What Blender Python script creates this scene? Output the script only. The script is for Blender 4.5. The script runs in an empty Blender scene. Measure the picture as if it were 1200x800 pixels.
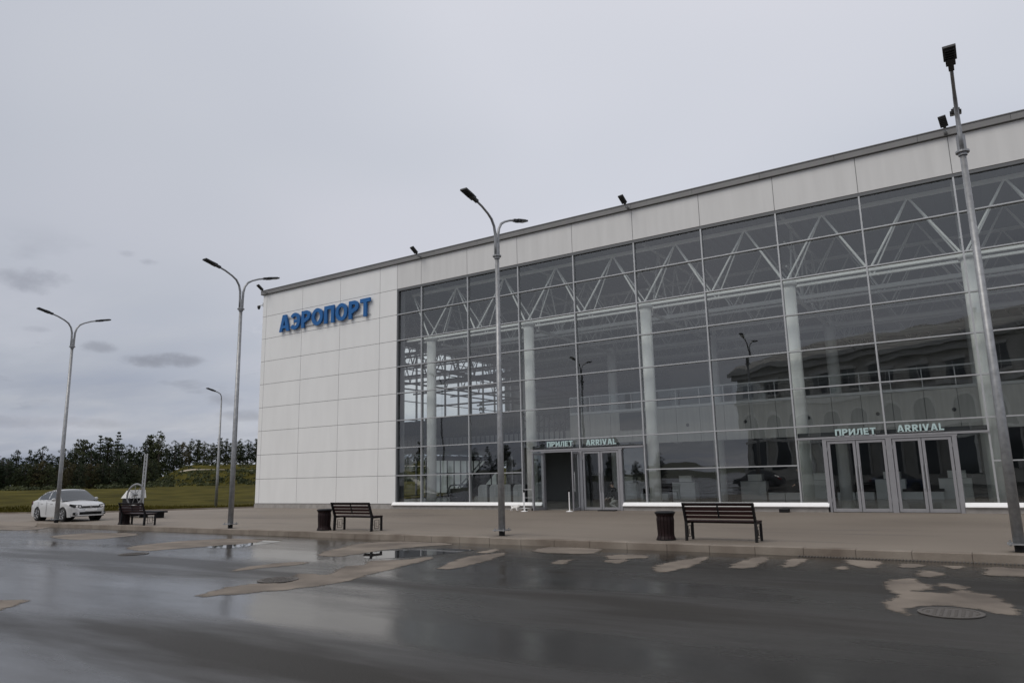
import bpy, bmesh, math, random
from mathutils import Vector, Matrix, noise
R = math.radians
sc = bpy.context.scene
col = sc.collection

# ------------------------------------------------------------------ camera
cam_d = bpy.data.cameras.new('camera'); cam = bpy.data.objects.new('camera', cam_d); col.objects.link(cam)
cam_d.sensor_width = 36; cam_d.lens = 25.438; cam_d.clip_start = .1; cam_d.clip_end = 6000
RT = Vector((0.83681022, 0.54708599, -0.02110845)); UP = Vector((0.11790548, -0.14242737, 0.98275772)); FW = Vector((-0.53464656, 0.82487051, 0.18368912))
M = Matrix((RT, UP, -FW)).transposed().to_4x4(); M.translation = Vector((0, -30.72, 1.6))
cam.matrix_world = M
sc.camera = cam

# ------------------------------------------------------------------ world, sun, exposure
SUN_EL, SUN_AZ = 50, -158          # azimuth from +Y towards +X
world = bpy.data.worlds.new('World'); sc.world = world; world.use_nodes = True
nt = world.node_tree; N = nt.nodes; L = nt.links; N.clear()
def wn(t, **k):
    n = N.new(t)
    for a, b in k.items(): setattr(n, a, b)
    return n
out = wn('ShaderNodeOutputWorld'); bg = wn('ShaderNodeBackground'); bg.inputs['Strength'].default_value = .1
sky = wn('ShaderNodeTexSky', sky_type='NISHITA', sun_disc=False)
sky.sun_elevation = R(SUN_EL); sky.sun_rotation = R(SUN_AZ); sky.air_density = 1.2; sky.dust_density = 3
tc = wn('ShaderNodeTexCoord')
sep = wn('ShaderNodeSeparateXYZ'); L.new(tc.outputs['Generated'], sep.inputs[0])
# project directions on to a flat cloud layer
zc = wn('ShaderNodeMath', operation='MAXIMUM'); L.new(sep.outputs['Z'], zc.inputs[0]); zc.inputs[1].default_value = 0.0
za = wn('ShaderNodeMath', operation='ADD'); L.new(zc.outputs[0], za.inputs[0]); za.inputs[1].default_value = .11
dv = wn('ShaderNodeVectorMath', operation='DIVIDE'); cmb = wn('ShaderNodeCombineXYZ')
for i in (0, 1, 2): L.new(za.outputs[0], cmb.inputs[i])
L.new(tc.outputs['Generated'], dv.inputs[0]); L.new(cmb.outputs[0], dv.inputs[1])
def wnoise(scale, detail, rough, loc=(0, 0, 0), sc3=(1, 1, 0)):
    mp = wn('ShaderNodeMapping'); mp.inputs['Scale'].default_value = sc3; mp.inputs['Location'].default_value = loc
    L.new(dv.outputs[0], mp.inputs[0])
    n = wn('ShaderNodeTexNoise'); n.inputs['Scale'].default_value = scale; n.inputs['Detail'].default_value = detail; n.inputs['Roughness'].default_value = rough
    L.new(mp.outputs[0], n.inputs['Vector']); return n.outputs['Fac']
def wramp(src, stops):
    r = wn('ShaderNodeValToRGB'); L.new(src, r.inputs[0]); e = r.color_ramp.elements
    e[0].position, e[0].color = stops[0][0], (*stops[0][1], 1); e[1].position, e[1].color = stops[-1][0], (*stops[-1][1], 1)
    for p, c in stops[1:-1]:
        x = e.new(p); x.color = (*c, 1)
    return r.outputs['Color']
def wmix(f, a, b, mode='MIX'):
    m = wn('ShaderNodeMix', data_type='RGBA', blend_type=mode)
    if isinstance(f, float): m.inputs[0].default_value = f
    else: L.new(f, m.inputs[0])
    for s, v in ((6, a), (7, b)):
        if isinstance(v, tuple): m.inputs[s].default_value = (*v, 1)
        else: L.new(v, m.inputs[s])
    return m.outputs[2]
SK = 1.0
DC, BC = (.26, .28, .33), (.66, .68, .70)
CLOUDS = [(-58.9, 8.7, 2.3, .50, .75, DC), (-67.4, 13.5, 1.9, .75, .5, DC), (-63.3, 9.4, 1.2, .4, .55, DC), (-67.0, 10.3, 1.0, .25, .3, DC), (-60.3, 15.6, .8, .25, .45, DC), (-61.8, 16.0, .7, .25, .4, DC), (-54.9, 6.0, 1.5, .5, .5, DC), (-53.0, 4.9, 1.8, .4, .45, DC),
          (-59.5, 4.3, 6.0, .7, .22, BC), (-54.0, 3.6, 3.5, .6, .2, BC), (-66.5, 5.6, 5.5, .4, .25, BC), (-66, 4.2, 5.0, .4, .3, DC), (-42, 9, 9, 5, .6, (.8, .82, .84))]
# broad overcast: pale with slight blue-grey and lilac drifts
base = wramp(wnoise(.30, 3, .5, (3.1, 1.7, 0)), [(.34, (.40*SK, .445*SK, .53*SK)), (.5, (.54*SK, .58*SK, .64*SK)), (.68, (.66*SK, .675*SK, .74*SK))])
# elevation: a little duller towards the left horizon, with streaks of brighter cloud close to it
elev = wramp(sep.outputs['Z'], [(0.0, (.92, .93, .95)), (.08, (.90, .91, .93)), (.30, (.93, .94, .955)), (.6, (1.0, 1.0, 1.0))])
c1 = wmix(1.0, base, elev, 'MULTIPLY')
# low streaky stratus (stretched) near the horizon
st = wramp(wnoise(1.1, 7, .6, (.4, 2.2, 0), (.55, 1.0, 0)), [(.40, (.67, .69, .73)), (.52, (.77, .77, .77)), (.62, (.90, .89, .875))])
low = wramp(sep.outputs['Z'], [(.02, (1, 1, 1)), (.17, (.35, .35, .35)), (.30, (.0, .0, .0))])
st = wmix(1.0, st, (1.3, 1.3, 1.3), 'MULTIPLY')
c2 = wmix(low, c1, wmix(1.0, c1, st, 'MULTIPLY'))
# few small dark scud clouds
scn = wnoise(2.1, 6, .55, (8.3, 4.1, 0), (.8, 1.0, 0))
scf = wramp(scn, [(.60, (0, 0, 0)), (.70, (.55, .55, .55))])
scb = wramp(sep.outputs['Z'], [(.06, (0, 0, 0)), (.10, (1, 1, 1)), (.22, (1, 1, 1)), (.30, (0, 0, 0))])
scm = wmix(1.0, scf, scb, 'MULTIPLY')
c3 = wmix(scm, c2, (.30*SK, .33*SK, .39*SK))
azn = wn('ShaderNodeMath', operation='ARCTAN2'); L.new(sep.outputs['X'], azn.inputs[0]); L.new(sep.outputs['Y'], azn.inputs[1])
fn = wn('ShaderNodeTexNoise'); fn.inputs['Scale'].default_value = 16; fn.inputs['Detail'].default_value = 7; fn.inputs['Roughness'].default_value = .62
fm = wn('ShaderNodeMapping'); fm.inputs['Scale'].default_value = (1, 1, 1.9); L.new(tc.outputs['Generated'], fm.inputs[0]); L.new(fm.outputs[0], fn.inputs['Vector'])
def scud(az, el, wa, we, dark):
    "one small ragged cloud at a compass direction"
    def m(op, a, b_=None, c_=None):
        q = wn('ShaderNodeMath', operation=op)
        for i, v in enumerate((a, b_, c_)):
            if v is None: continue
            if isinstance(v, (int, float)): q.inputs[i].default_value = v
            else: L.new(v, q.inputs[i])
        return q.outputs[0]
    u = m('MULTIPLY', m('SUBTRACT', azn.outputs[0], R(az)), 1/R(wa)); v = m('MULTIPLY', m('SUBTRACT', sep.outputs['Z'], math.sin(R(el))), 1/R(we))
    d = m('ADD', m('MULTIPLY', u, u), m('MULTIPLY', v, v)); d = m('SUBTRACT', d, m('MULTIPLY', m('SUBTRACT', fn.outputs['Fac'], .5), 5.5))
    k = wn('ShaderNodeMapRange', interpolation_type='SMOOTHSTEP'); L.new(d, k.inputs[0]); k.inputs[1].default_value = 1.5; k.inputs[2].default_value = -.5; k.inputs[3].default_value = 0; k.inputs[4].default_value = dark
    return k.outputs[0]
for az_, el_, wa_, we_, dk_, colr in CLOUDS:
    c3 = wmix(scud(az_, el_, wa_, we_, dk_), c3, colr)
xz = wn('ShaderNodeMath', operation='MULTIPLY_ADD'); L.new(sep.outputs['Z'], xz.inputs[0]); xz.inputs[1].default_value = .45; L.new(sep.outputs['X'], xz.inputs[2])
mrx = wn('ShaderNodeMapRange'); L.new(xz.outputs[0], mrx.inputs[0]); mrx.inputs[1].default_value = -.95; mrx.inputs[2].default_value = -.25
c3 = wmix(1.0, c3, wramp(mrx.outputs[0], [(0, (.70, .715, .735)), (.55, (.91, .91, .91)), (1, (1, 1, 1))]), 'MULTIPLY')
c3 = wmix(1.0, c3, (13.4, 12.85, 12.7), 'MULTIPLY')   # radiance of the bright overcast layer
c4 = wmix(.93, sky.outputs['Color'], c3)
L.new(c4, bg.inputs['Color']); L.new(bg.outputs[0], out.inputs['Surface'])

sun_d = bpy.data.lights.new('sun', 'SUN'); sun = bpy.data.objects.new('sun', sun_d); col.objects.link(sun)
sun_d.energy = 1.5; sun_d.angle = R(38); sun_d.color = (1, .94, .86)
sd = Vector((math.cos(R(SUN_EL))*math.sin(R(SUN_AZ)), math.cos(R(SUN_EL))*math.cos(R(SUN_AZ)), math.sin(R(SUN_EL))))
sun.rotation_euler = sd.to_track_quat('Z', 'Y').to_euler()
sc.view_settings.view_transform = 'Standard'; sc.view_settings.look = 'None'; sc.view_settings.gamma = 1; sc.view_settings.exposure = -.12
sc.view_settings.use_curve_mapping = False

# ------------------------------------------------------------------ materials
def mat(name, base, rough=.6, metal=0, spec=.5, var=0., vscale=3., bump=0., bscale=20., col2=None, coat=0., vdet=4, vstretch=(1, 1, 1)):
    m = bpy.data.materials.new(name); m.use_nodes = True; t = m.node_tree; b = t.nodes['Principled BSDF']
    b.inputs['Roughness'].default_value = rough; b.inputs['Metallic'].default_value = metal; b.inputs['Specular IOR Level'].default_value = spec
    b.inputs['Coat Weight'].default_value = coat
    b.inputs['Base Color'].default_value = (*base, 1)
    tcn = t.nodes.new('ShaderNodeTexCoord'); src = tcn.outputs['Object']
    if vstretch != (1, 1, 1):
        mp = t.nodes.new('ShaderNodeMapping'); mp.inputs['Scale'].default_value = vstretch; t.links.new(src, mp.inputs[0]); vs = mp.outputs[0]
    else: vs = src
    if var or col2:
        n = t.nodes.new('ShaderNodeTexNoise'); n.inputs['Scale'].default_value = vscale; n.inputs['Detail'].default_value = vdet; t.links.new(vs, n.inputs['Vector'])
        r = t.nodes.new('ShaderNodeValToRGB'); t.links.new(n.outputs['Fac'], r.inputs[0])
        e = r.color_ramp.elements; e[0].position = .3; e[1].position = .7
        a = tuple(c*(1-var) for c in base); c2 = col2 if col2 else tuple(min(1, c*(1+var)) for c in base)
        e[0].color = (*a, 1); e[1].color = (*c2, 1); t.links.new(r.outputs[0], b.inputs['Base Color'])
    if bump:
        n = t.nodes.new('ShaderNodeTexNoise'); n.inputs['Scale'].default_value = bscale; n.inputs['Detail'].default_value = 5; t.links.new(src, n.inputs['Vector'])
        bp = t.nodes.new('ShaderNodeBump'); bp.inputs['Strength'].default_value = bump; bp.inputs['Distance'].default_value = .02
        t.links.new(n.outputs['Fac'], bp.inputs['Height']); t.links.new(bp.outputs[0], b.inputs['Normal'])
    return m
def glass_mat(name, tint, f0=.1, wav=0.0, rough=0.0):
    m = bpy.data.materials.new(name); m.use_nodes = True; t = m.node_tree; t.nodes.clear(); n = t.nodes.new
    o = n('ShaderNodeOutputMaterial'); mx = n('ShaderNodeMixShader'); tr = n('ShaderNodeBsdfTransparent'); gl = n('ShaderNodeBsdfGlossy')
    tr.inputs[0].default_value = (*tint, 1); gl.inputs['Roughness'].default_value = rough; gl.inputs['Color'].default_value = (.93, .95, .96, 1)
    # Schlick reflectance that does not care which side of the thin pane is hit
    ge = n('ShaderNodeNewGeometry'); dt = n('ShaderNodeVectorMath'); dt.operation = 'DOT_PRODUCT'; t.links.new(ge.outputs['Normal'], dt.inputs[0]); t.links.new(ge.outputs['Incoming'], dt.inputs[1])
    ab = n('ShaderNodeMath'); ab.operation = 'ABSOLUTE'; t.links.new(dt.outputs['Value'], ab.inputs[0])
    om = n('ShaderNodeMath'); om.operation = 'SUBTRACT'; om.inputs[0].default_value = 1; t.links.new(ab.outputs[0], om.inputs[1])
    pw = n('ShaderNodeMath'); pw.operation = 'POWER'; t.links.new(om.outputs[0], pw.inputs[0]); pw.inputs[1].default_value = 5
    ma = n('ShaderNodeMath'); ma.operation = 'MULTIPLY_ADD'; t.links.new(pw.outputs[0], ma.inputs[0]); ma.inputs[1].default_value = 1-f0; ma.inputs[2].default_value = f0
    if wav:
        tcn = n('ShaderNodeTexCoord'); nz = n('ShaderNodeTexNoise'); nz.inputs['Scale'].default_value = .55; nz.inputs['Detail'].default_value = 1.5
        bp = n('ShaderNodeBump'); bp.inputs['Strength'].default_value = 1; bp.inputs['Distance'].default_value = wav
        t.links.new(tcn.outputs['Object'], nz.inputs['Vector']); t.links.new(nz.outputs['Fac'], bp.inputs['Height']); t.links.new(bp.outputs[0], gl.inputs['Normal'])
    t.links.new(ma.outputs[0], mx.inputs[0]); t.links.new(tr.outputs[0], mx.inputs[1]); t.links.new(gl.outputs[0], mx.inputs[2]); t.links.new(mx.outputs[0], o.inputs[0])
    return m
clad_m = mat('cladding_panel', (.74, .745, .735), .42, var=.03, vscale=1.3, vstretch=(1.2, 1.2, .25), vdet=7)
fasc_m = mat('fascia_panel', (.60, .60, .59), .45, var=.05, vscale=1.6, vstretch=(1.6, 1.6, .15), vdet=7)
seam_m = mat('seam_dark', (.16, .16, .16), .8)
cop_m = mat('coping_metal', (.19, .19, .19), .6, .2, var=.06, vscale=2)
alu_m = mat('grey_aluminium', (.42, .43, .44), .4, .35, var=.06, vscale=4)
alud_m = mat('dark_aluminium', (.12, .125, .13), .45, .2)
door_m = mat('door_aluminium', (.29, .29, .305), .42, .3, var=.05, vscale=5)
sill_m = mat('white_sill', (.90, .90, .89), .3)
plinth_m = mat('plinth_stone', (.30, .285, .27), .8, var=.15, vscale=4)
white_m = mat('white_steel', (.80, .81, .79), .45, var=.04)
truss_m = mat('painted_truss', (.50, .51, .50), .5)
deck_m = mat('roof_deck', (.07, .078, .083), .7)
dark_m = mat('dark_interior', (.035, .037, .04), .7)
ifloor_m = mat('interior_tiles', (.22, .22, .21), .18, var=.1, vscale=2)
iwall_m = mat('interior_wall', (.23, .235, .235), .7, var=.06, vscale=.7)
fasci_m = mat('interior_panels', (.33, .33, .32), .55, var=.08, vscale=1.2, vstretch=(6, 1, .4))
frost_m = mat('frosted_pane', (.55, .57, .55), .6)
_t = frost_m.node_tree; _b = _t.nodes['Principled BSDF']; _tl = _t.nodes.new('ShaderNodeBsdfTranslucent'); _tl.inputs[0].default_value = (.85, .88, .85, 1); _mx = _t.nodes.new('ShaderNodeMixShader'); _mx.inputs[0].default_value = .75
_t.links.new(_b.outputs[0], _mx.inputs[1]); _t.links.new(_tl.outputs[0], _mx.inputs[2]); _t.links.new(_mx.outputs[0], _t.nodes['Material Output'].inputs[0])
glass_m = glass_mat('tinted_glazing', (.82, .85, .84), .12, .006)
clear_m = glass_mat('clear_glazing', (.82, .86, .86), .07)
galv_m = mat('galvanised_steel', (.30, .305, .31), .45, .55, var=.18, vscale=9, bump=.15, bscale=60)
lamp_m = mat('lamp_housing', (.035, .036, .038), .55, .2)
lens_m = mat('lamp_lens', (.35, .36, .36), .3)
black_m = mat('black_paint', (.009, .009, .010), .5, spec=.25)
wood_m = mat('stained_slats', (.026, .010, .010), .5, spec=.25, var=.35, vscale=6, vstretch=(.5, 6, 6))
binwood_m = mat('stained_bin_slats', (.016, .008, .008), .55, spec=.2, var=.35, vscale=8)
blue_m = mat('blue_sign', (.015, .115, .33), .4, spec=.3, var=.05)
cyan_m = mat('pale_blue_edge', (.25, .45, .62), .4)
teal_m = mat('teal_letters', (.44, .57, .57), .35)
paint_m = mat('white_car_paint', (.58, .58, .575), .3, .15, coat=.6, var=.04, vscale=2)
cglass_m = mat('car_glass', (.035, .04, .045), .06, spec=.9)
rub_m = mat('rubber', (.018, .018, .018), .8)
rim_m = mat('wheel_rim', (.40, .40, .41), .3, .7)
kerb_m = mat('kerb_stone', (.19, .155, .125), .85, spec=.3, var=.2, vscale=1.3, vdet=8, col2=(.28, .245, .205), bump=.4, bscale=30)
leaf_m = [mat('leaf_dark', (.022, .034, .018), .6, spec=.15, var=.45, vscale=.35, col2=(.045, .06, .028)), mat('leaf_mid', (.035, .048, .02), .6, spec=.15, var=.4, vscale=.4, col2=(.075, .085, .035)), mat('leaf_autumn', (.06, .05, .025), .6, spec=.15, var=.3, vscale=.4, col2=(.09, .08, .035))]
bark_m = mat('bark', (.06, .05, .04), .9, var=.3)
iron_m = mat('cast_iron', (.12, .11, .10), .7, .2, bump=.5, bscale=40)
skin_m = mat('skin', (.45, .30, .23), .5); hair_m = mat('hair', (.02, .015, .012), .6)
cloth_m = mat('black_coat', (.012, .012, .014), .8); jean_m = mat('dark_trousers', (.02, .021, .026), .85); pale_m = mat('pale_trousers', (.42, .42, .40), .8)
fur_m = mat('white_fur', (.78, .77, .74), .8, bump=.5, bscale=60)
ston_m = mat('weathered_render', (.62, .60, .54), .85, var=.2, vscale=.5); ston2_m = mat('stone_trim', (.72, .71, .67), .8, var=.1); tin_m = mat('tin_roof', (.10, .10, .10), .5)
counter_m = mat('counter_laminate', (.84, .85, .83), .35, var=.03); conv_m = mat('conveyor_rubber', (.03, .03, .032), .6)
kiosk_m = mat('brushed_steel', (.34, .35, .36), .4, .2, var=.15, vscale=3, vstretch=(4, 4, .4))

# plaza, road, grass
def ground_mats():
    m = bpy.data.materials.new('plaza_asphalt'); m.use_nodes = True; t = m.node_tree; b = t.nodes['Principled BSDF']; n = t.nodes.new; l = t.links.new
    tcn = n('ShaderNodeTexCoord')
    def nz(s, d, st=(1, 1, 1), r=.5):
        mp = n('ShaderNodeMapping'); mp.inputs['Scale'].default_value = st; l(tcn.outputs['Object'], mp.inputs[0])
        q = n('ShaderNodeTexNoise'); q.inputs['Scale'].default_value = s; q.inputs['Detail'].default_value = d; q.inputs['Roughness'].default_value = r; l(mp.outputs[0], q.inputs['Vector']); return q.outputs['Fac']
    def rp(src, st):
        r = n('ShaderNodeValToRGB'); l(src, r.inputs[0]); e = r.color_ramp.elements
        e[0].position, e[0].color = st[0][0], (*st[0][1], 1); e[1].position, e[1].color = st[-1][0], (*st[-1][1], 1)
        for p, c in st[1:-1]:
            x = e.new(p); x.color = (*c, 1)
        return r.outputs['Color']
    def mix(f, a, bb, mode='MIX'):
        q = n('ShaderNodeMix'); q.data_type = 'RGBA'; q.blend_type = mode
        if isinstance(f, float): q.inputs[0].default_value = f
        else: l(f, q.inputs[0])
        for s, v in ((6, a), (7, bb)):
            if isinstance(v, tuple): q.inputs[s].default_value = (*v, 1)
            else: l(v, q.inputs[s])
        return q.outputs[2]
    a = rp(nz(.22, 5, (.5, 1, 1)), [(.35, (.21, .176, .142)), (.6, (.27, .23, .186))])
    g = rp(nz(45, 4, r=.8), [(.36, (.62, .62, .62)), (.64, (1.0, 1.0, 1.0))])
    c = mix(1.0, a, g, 'MULTIPLY')
    # damp stains and thin seams
    d = rp(nz(.38, 8, (.30, 1.7, 1), .68), [(.57, (0, 0, 0)), (.70, (.75, .75, .75))])
    c = mix(d, c, (.105, .09, .08))
    l(c, b.inputs['Base Color']); b.inputs['Roughness'].default_value = .75
    bp = n('ShaderNodeBump'); bp.inputs['Strength'].default_value = .35; bp.inputs['Distance'].default_value = .01; l(nz(70, 3), bp.inputs['Height']); l(bp.outputs[0], b.inputs['Normal'])
    # ---- wet road
    m2 = bpy.data.materials.new('wet_asphalt'); m2.use_nodes = True; t = m2.node_tree; b = t.nodes['Principled BSDF']; n = t.nodes.new; l = t.links.new
    tcn = n('ShaderNodeTexCoord')
    def nz(s, d, st=(1, 1, 1), r=.5, loc=(0, 0, 0), rot=0):
        mp = n('ShaderNodeMapping'); mp.inputs['Scale'].default_value = st; mp.inputs['Location'].default_value = loc; mp.inputs['Rotation'].default_value = (0, 0, rot); l(tcn.outputs['Object'], mp.inputs[0])
        q = n('ShaderNodeTexNoise'); q.inputs['Scale'].default_value = s; q.inputs['Detail'].default_value = d; q.inputs['Roughness'].default_value = r; l(mp.outputs[0], q.inputs['Vector']); return q.outputs['Fac']
    def rp(src, st):
        r = n('ShaderNodeValToRGB'); l(src, r.inputs[0]); e = r.color_ramp.elements
        e[0].position, e[0].color = st[0][0], (*st[0][1], 1); e[1].position, e[1].color = st[-1][0], (*st[-1][1], 1)
        for p, c in st[1:-1]:
            x = e.new(p); x.color = (*c, 1)
        return r.outputs['Color']
    a = rp(nz(.16, 5, (.6, 1, 1)), [(.34, (.034, .031, .027)), (.62, (.058, .054, .048))])
    g = rp(nz(60, 3, r=.8), [(.36, (.35, .35, .35)), (.64, (1.0, 1.0, 1.0))])
    q = n('ShaderNodeMix'); q.data_type = 'RGBA'; q.blend_type = 'MULTIPLY'; q.inputs[0].default_value = 1; l(a, q.inputs[6]); l(g, q.inputs[7]); l(q.outputs[2], b.inputs['Base Color'])
    # wetness: bands of standing film, stronger near the kerb
    w = nz(.34, 6, (.20, 1.0, 1), .55, (2, .6, 0), -.22)
    rr = rp(w, [(.40, (.13, .13, .13)), (.47, (.26, .26, .26)), (.53, (.48, .48, .48)), (.60, (.66, .66, .66))])
    sp = n('ShaderNodeSeparateXYZ'); l(tcn.outputs['Object'], sp.inputs[0])
    mr = n('ShaderNodeMapRange'); l(sp.outputs['Y'], mr.inputs[0]); mr.inputs[1].default_value = -19.5; mr.inputs[2].default_value = -15.2; mr.inputs[3].default_value = 1; mr.inputs[4].default_value = .35
    mx2 = n('ShaderNodeMapRange'); l(sp.outputs['X'], mx2.inputs[0]); mx2.inputs[1].default_value = -15; mx2.inputs[2].default_value = -4; mx2.inputs[3].default_value = .55; mx2.inputs[4].default_value = 1.05
    mm = n('ShaderNodeMath'); mm.operation = 'MULTIPLY'; l(mr.outputs[0], mm.inputs[0]); l(mx2.outputs[0], mm.inputs[1])
    q = n('ShaderNodeMath'); q.operation = 'MULTIPLY'; l(rr, q.inputs[0]); l(mm.outputs[0], q.inputs[1]); l(q.outputs[0], b.inputs['Roughness'])
    sl_ = n('ShaderNodeMapRange'); l(w, sl_.inputs[0]); sl_.inputs[1].default_value = .42; sl_.inputs[2].default_value = .58; sl_.inputs[3].default_value = .85; sl_.inputs[4].default_value = .22; l(sl_.outputs[0], b.inputs['Specular IOR Level'])
    hs = n('ShaderNodeMath'); hs.operation = 'ADD'; l(nz(.42, 3, (.22, 1, 1), .42, (5, 5, 0), .06), hs.inputs[0])
    h2 = n('ShaderNodeMath'); h2.operation = 'MULTIPLY'; l(nz(90, 2), h2.inputs[0]); l(rr, h2.inputs[1])
    h3 = n('ShaderNodeMath'); h3.operation = 'MULTIPLY'; l(h2.outputs[0], h3.inputs[0]); h3.inputs[1].default_value = .11; l(h3.outputs[0], hs.inputs[1])
    bp = n('ShaderNodeBump'); bp.inputs['Strength'].default_value = 1; bp.inputs['Distance'].default_value = .065; h4 = n('ShaderNodeMath'); h4.operation = 'MULTIPLY_ADD'; l(nz(3.2, 4, (.5, 1, 1), .5), h4.inputs[0]); h4.inputs[1].default_value = .045; l(hs.outputs[0], h4.inputs[2]); l(h4.outputs[0], bp.inputs['Height']); l(bp.outputs[0], b.inputs['Normal'])
    return m, m2
plaza_m, road_m = ground_mats()
dry_m = mat('dry_asphalt', (.125, .106, .088), .85, spec=.3, var=.05, vscale=1.1, col2=(.245, .208, .17), bump=.5, bscale=70, vdet=12)
water_m = mat('puddle_water', (.02, .02, .02), .02, spec=.6)
grass_m = mat('grass', (.050, .045, .007), .95, spec=.05, var=.3, vscale=.4, col2=(.088, .076, .015), bump=1., bscale=3, vdet=9)
sand_m = mat('bare_sand', (.36, .31, .24), .9, var=.2)
field_m = mat('field', (.06, .065, .035), .9, var=.3, vscale=.02)

# ------------------------------------------------------------------ helpers
class MB:
    def __init__(s): s.v = []; s.f = []; s.m = []; s.mi = 0
    def add(s, vs, fs):
        o = len(s.v); s.v += [tuple(v) for v in vs]
        for f in fs: s.f.append(tuple(i+o for i in f)); s.m.append(s.mi)
    def box(s, x0, x1, y0, y1, z0, z1):
        v = [(x, y, z) for x in (x0, x1) for y in (y0, y1) for z in (z0, z1)]
        s.add(v, [(0, 1, 3, 2), (4, 6, 7, 5), (0, 4, 5, 1), (2, 3, 7, 6), (0, 2, 6, 4), (1, 5, 7, 3)])
    def obox(s, c, half, rot):          # oriented box
        v = [Vector(c)+rot@Vector((a*half[0], b*half[1], d*half[2])) for a in (-1, 1) for b in (-1, 1) for d in (-1, 1)]
        s.add(v, [(0, 1, 3, 2), (4, 6, 7, 5), (0, 4, 5, 1), (2, 3, 7, 6), (0, 2, 6, 4), (1, 5, 7, 3)])
    def tube(s, pts, rad, n=8, cap=True):
        P = [Vector(p) for p in pts]; rad = rad if isinstance(rad, (list, tuple)) else [rad]*len(P)
        rings = []; ref = None
        for i, p in enumerate(P):
            t = (P[min(i+1, len(P)-1)]-P[max(i-1, 0)]).normalized()
            if ref is None: ref = Vector((1, 0, 0)) if abs(t.x) < .8 else Vector((0, 1, 0))
            a = (ref-t*ref.dot(t)).normalized(); ref = a; b = t.cross(a)
            rings.append([p+(a*math.cos(2*math.pi*k/n)+b*math.sin(2*math.pi*k/n))*rad[i] for k in range(n)])
        o = [v for r_ in rings for v in r_]; f = []
        for i in range(len(P)-1):
            for k in range(n):
                f.append((i*n+k, i*n+(k+1) % n, (i+1)*n+(k+1) % n, (i+1)*n+k))
        if cap: f.append(tuple(range(n))[::-1]); f.append(tuple((len(P)-1)*n+k for k in range(n)))
        s.add(o, f)
    def lathe(s, prof, c=(0, 0, 0), n=24, axis='z'):
        o = []; f = []
        for r_, z in prof:
            for k in range(n):
                a = 2*math.pi*k/n; p = (r_*math.cos(a), r_*math.sin(a), z)
                if axis == 'y': p = (p[0], p[2], p[1])
                if axis == 'x': p = (p[2], p[0], p[1])
                o.append((p[0]+c[0], p[1]+c[1], p[2]+c[2]))
        for i in range(len(prof)-1):
            for k in range(n): f.append((i*n+k, i*n+(k+1) % n, (i+1)*n+(k+1) % n, (i+1)*n+k))
        f.append(tuple(range(n))[::-1]); f.append(tuple((len(prof)-1)*n+k for k in range(n)))
        s.add(o, f)
    def build(s, name, m, parent=None, smooth=False, bevel=0, loc=None):
        me = bpy.data.meshes.new(name); me.from_pydata(s.v, [], s.f); 
        for q in (m if isinstance(m, list) else [m]): me.materials.append(q)
        if isinstance(m, list): me.polygons.foreach_set('material_index', s.m)
        bm = bmesh.new(); bm.from_mesh(me); bmesh.ops.recalc_face_normals(bm, faces=bm.faces); bm.to_mesh(me); bm.free()
        if smooth: me.shade_smooth()
        o = bpy.data.objects.new(name, me); col.objects.link(o)
        if parent: o.parent = parent
        if loc: o.location = loc
        if bevel:
            b = o.modifiers.new('bevel', 'BEVEL'); b.width = bevel; b.segments = 2; b.limit_method = 'ANGLE'
        return o
def tag(o, label=None, cat=None, group=None, kind=None):
    if label: o['label'] = label
    if cat: o['category'] = cat
    if group: o['group'] = group
    if kind: o['kind'] = kind
    return o
def empty(name, label, cat, loc=(0, 0, 0), rz=0, group=None):
    o = bpy.data.objects.new(name, None); col.objects.link(o); o.location = loc; o.rotation_euler = (0, 0, rz); o.empty_display_size = .2
    return tag(o, label, cat, group)
def copy_tree(o, parent=None):
    c = o.copy(); col.objects.link(c)
    if parent: c.parent = parent
    for ch in list(o.children): copy_tree(ch, c)
    return c
def sheet(name, pts, z, m, kind='structure'):
    b = MB(); b.add([(x, y, z) for x, y in pts], [tuple(range(len(pts)))]); o = b.build(name, m); o['kind'] = kind; return o
def inv(px, py, z):                     # 1200x800 photo point -> ground point, used once to place flat stains
    d = FW+RT*((px-600)/847.93)-UP*((py-400)/847.93); t = (z-1.6)/d.z
    return Vector((0, -30.72, 1.6))+d*t

# ------------------------------------------------------------------ ground
sheet('ground', [(-2500, -2500), (2500, -2500), (2500, 2500), (-2500, 2500)], -.30, field_m)
sheet('road', [(-220, -140), (90, -140), (90, -14.30), (-220, -14.30)], -.15, road_m)
# plaza with a ramp down where the kerb ends on the left
b = MB()
b.add([(-36.6, -14.0, 0), (60, -14.0, 0), (60, .4, 0), (-39.8, .4, 0), (-46.2, -7.3, 0), (-53.2, -9.6, 0), (-60, -12.2, 0), (-60, -14.0, 0)], [tuple(range(8))])
b.add([(-60, -14.0, 0), (-36.6, -14.0, 0), (-36.6, -14.32, -.146), (-60, -14.32, -.146)], [(0, 1, 2, 3)])
b.add([(-60, -14.0, 0), (-60, -14.32, -.146), (-75, -16.5, -.146), (-75, -15.5, -.04)], [(0, 1, 2, 3)])
b.build('plaza', plaza_m)['kind'] = 'structure'
# kerb of individual stones in one strip
b = MB(); random.seed(4); x = -36.5
while x < 58:
    d = random.uniform(-.006, .006)
    b.box(x, x+.996, -14.30, -14.0, -.2, .012+d); x += 1.0
kb = b.build('kerb', kerb_m, bevel=.012); kb['kind'] = 'structure'
sheet('joint_strip', [(-36.6, -13.995), (60, -13.995), (60, -13.96), (-36.6, -13.96)], .004, mat('joint_dirt', (.07, .062, .055), .9))
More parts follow.
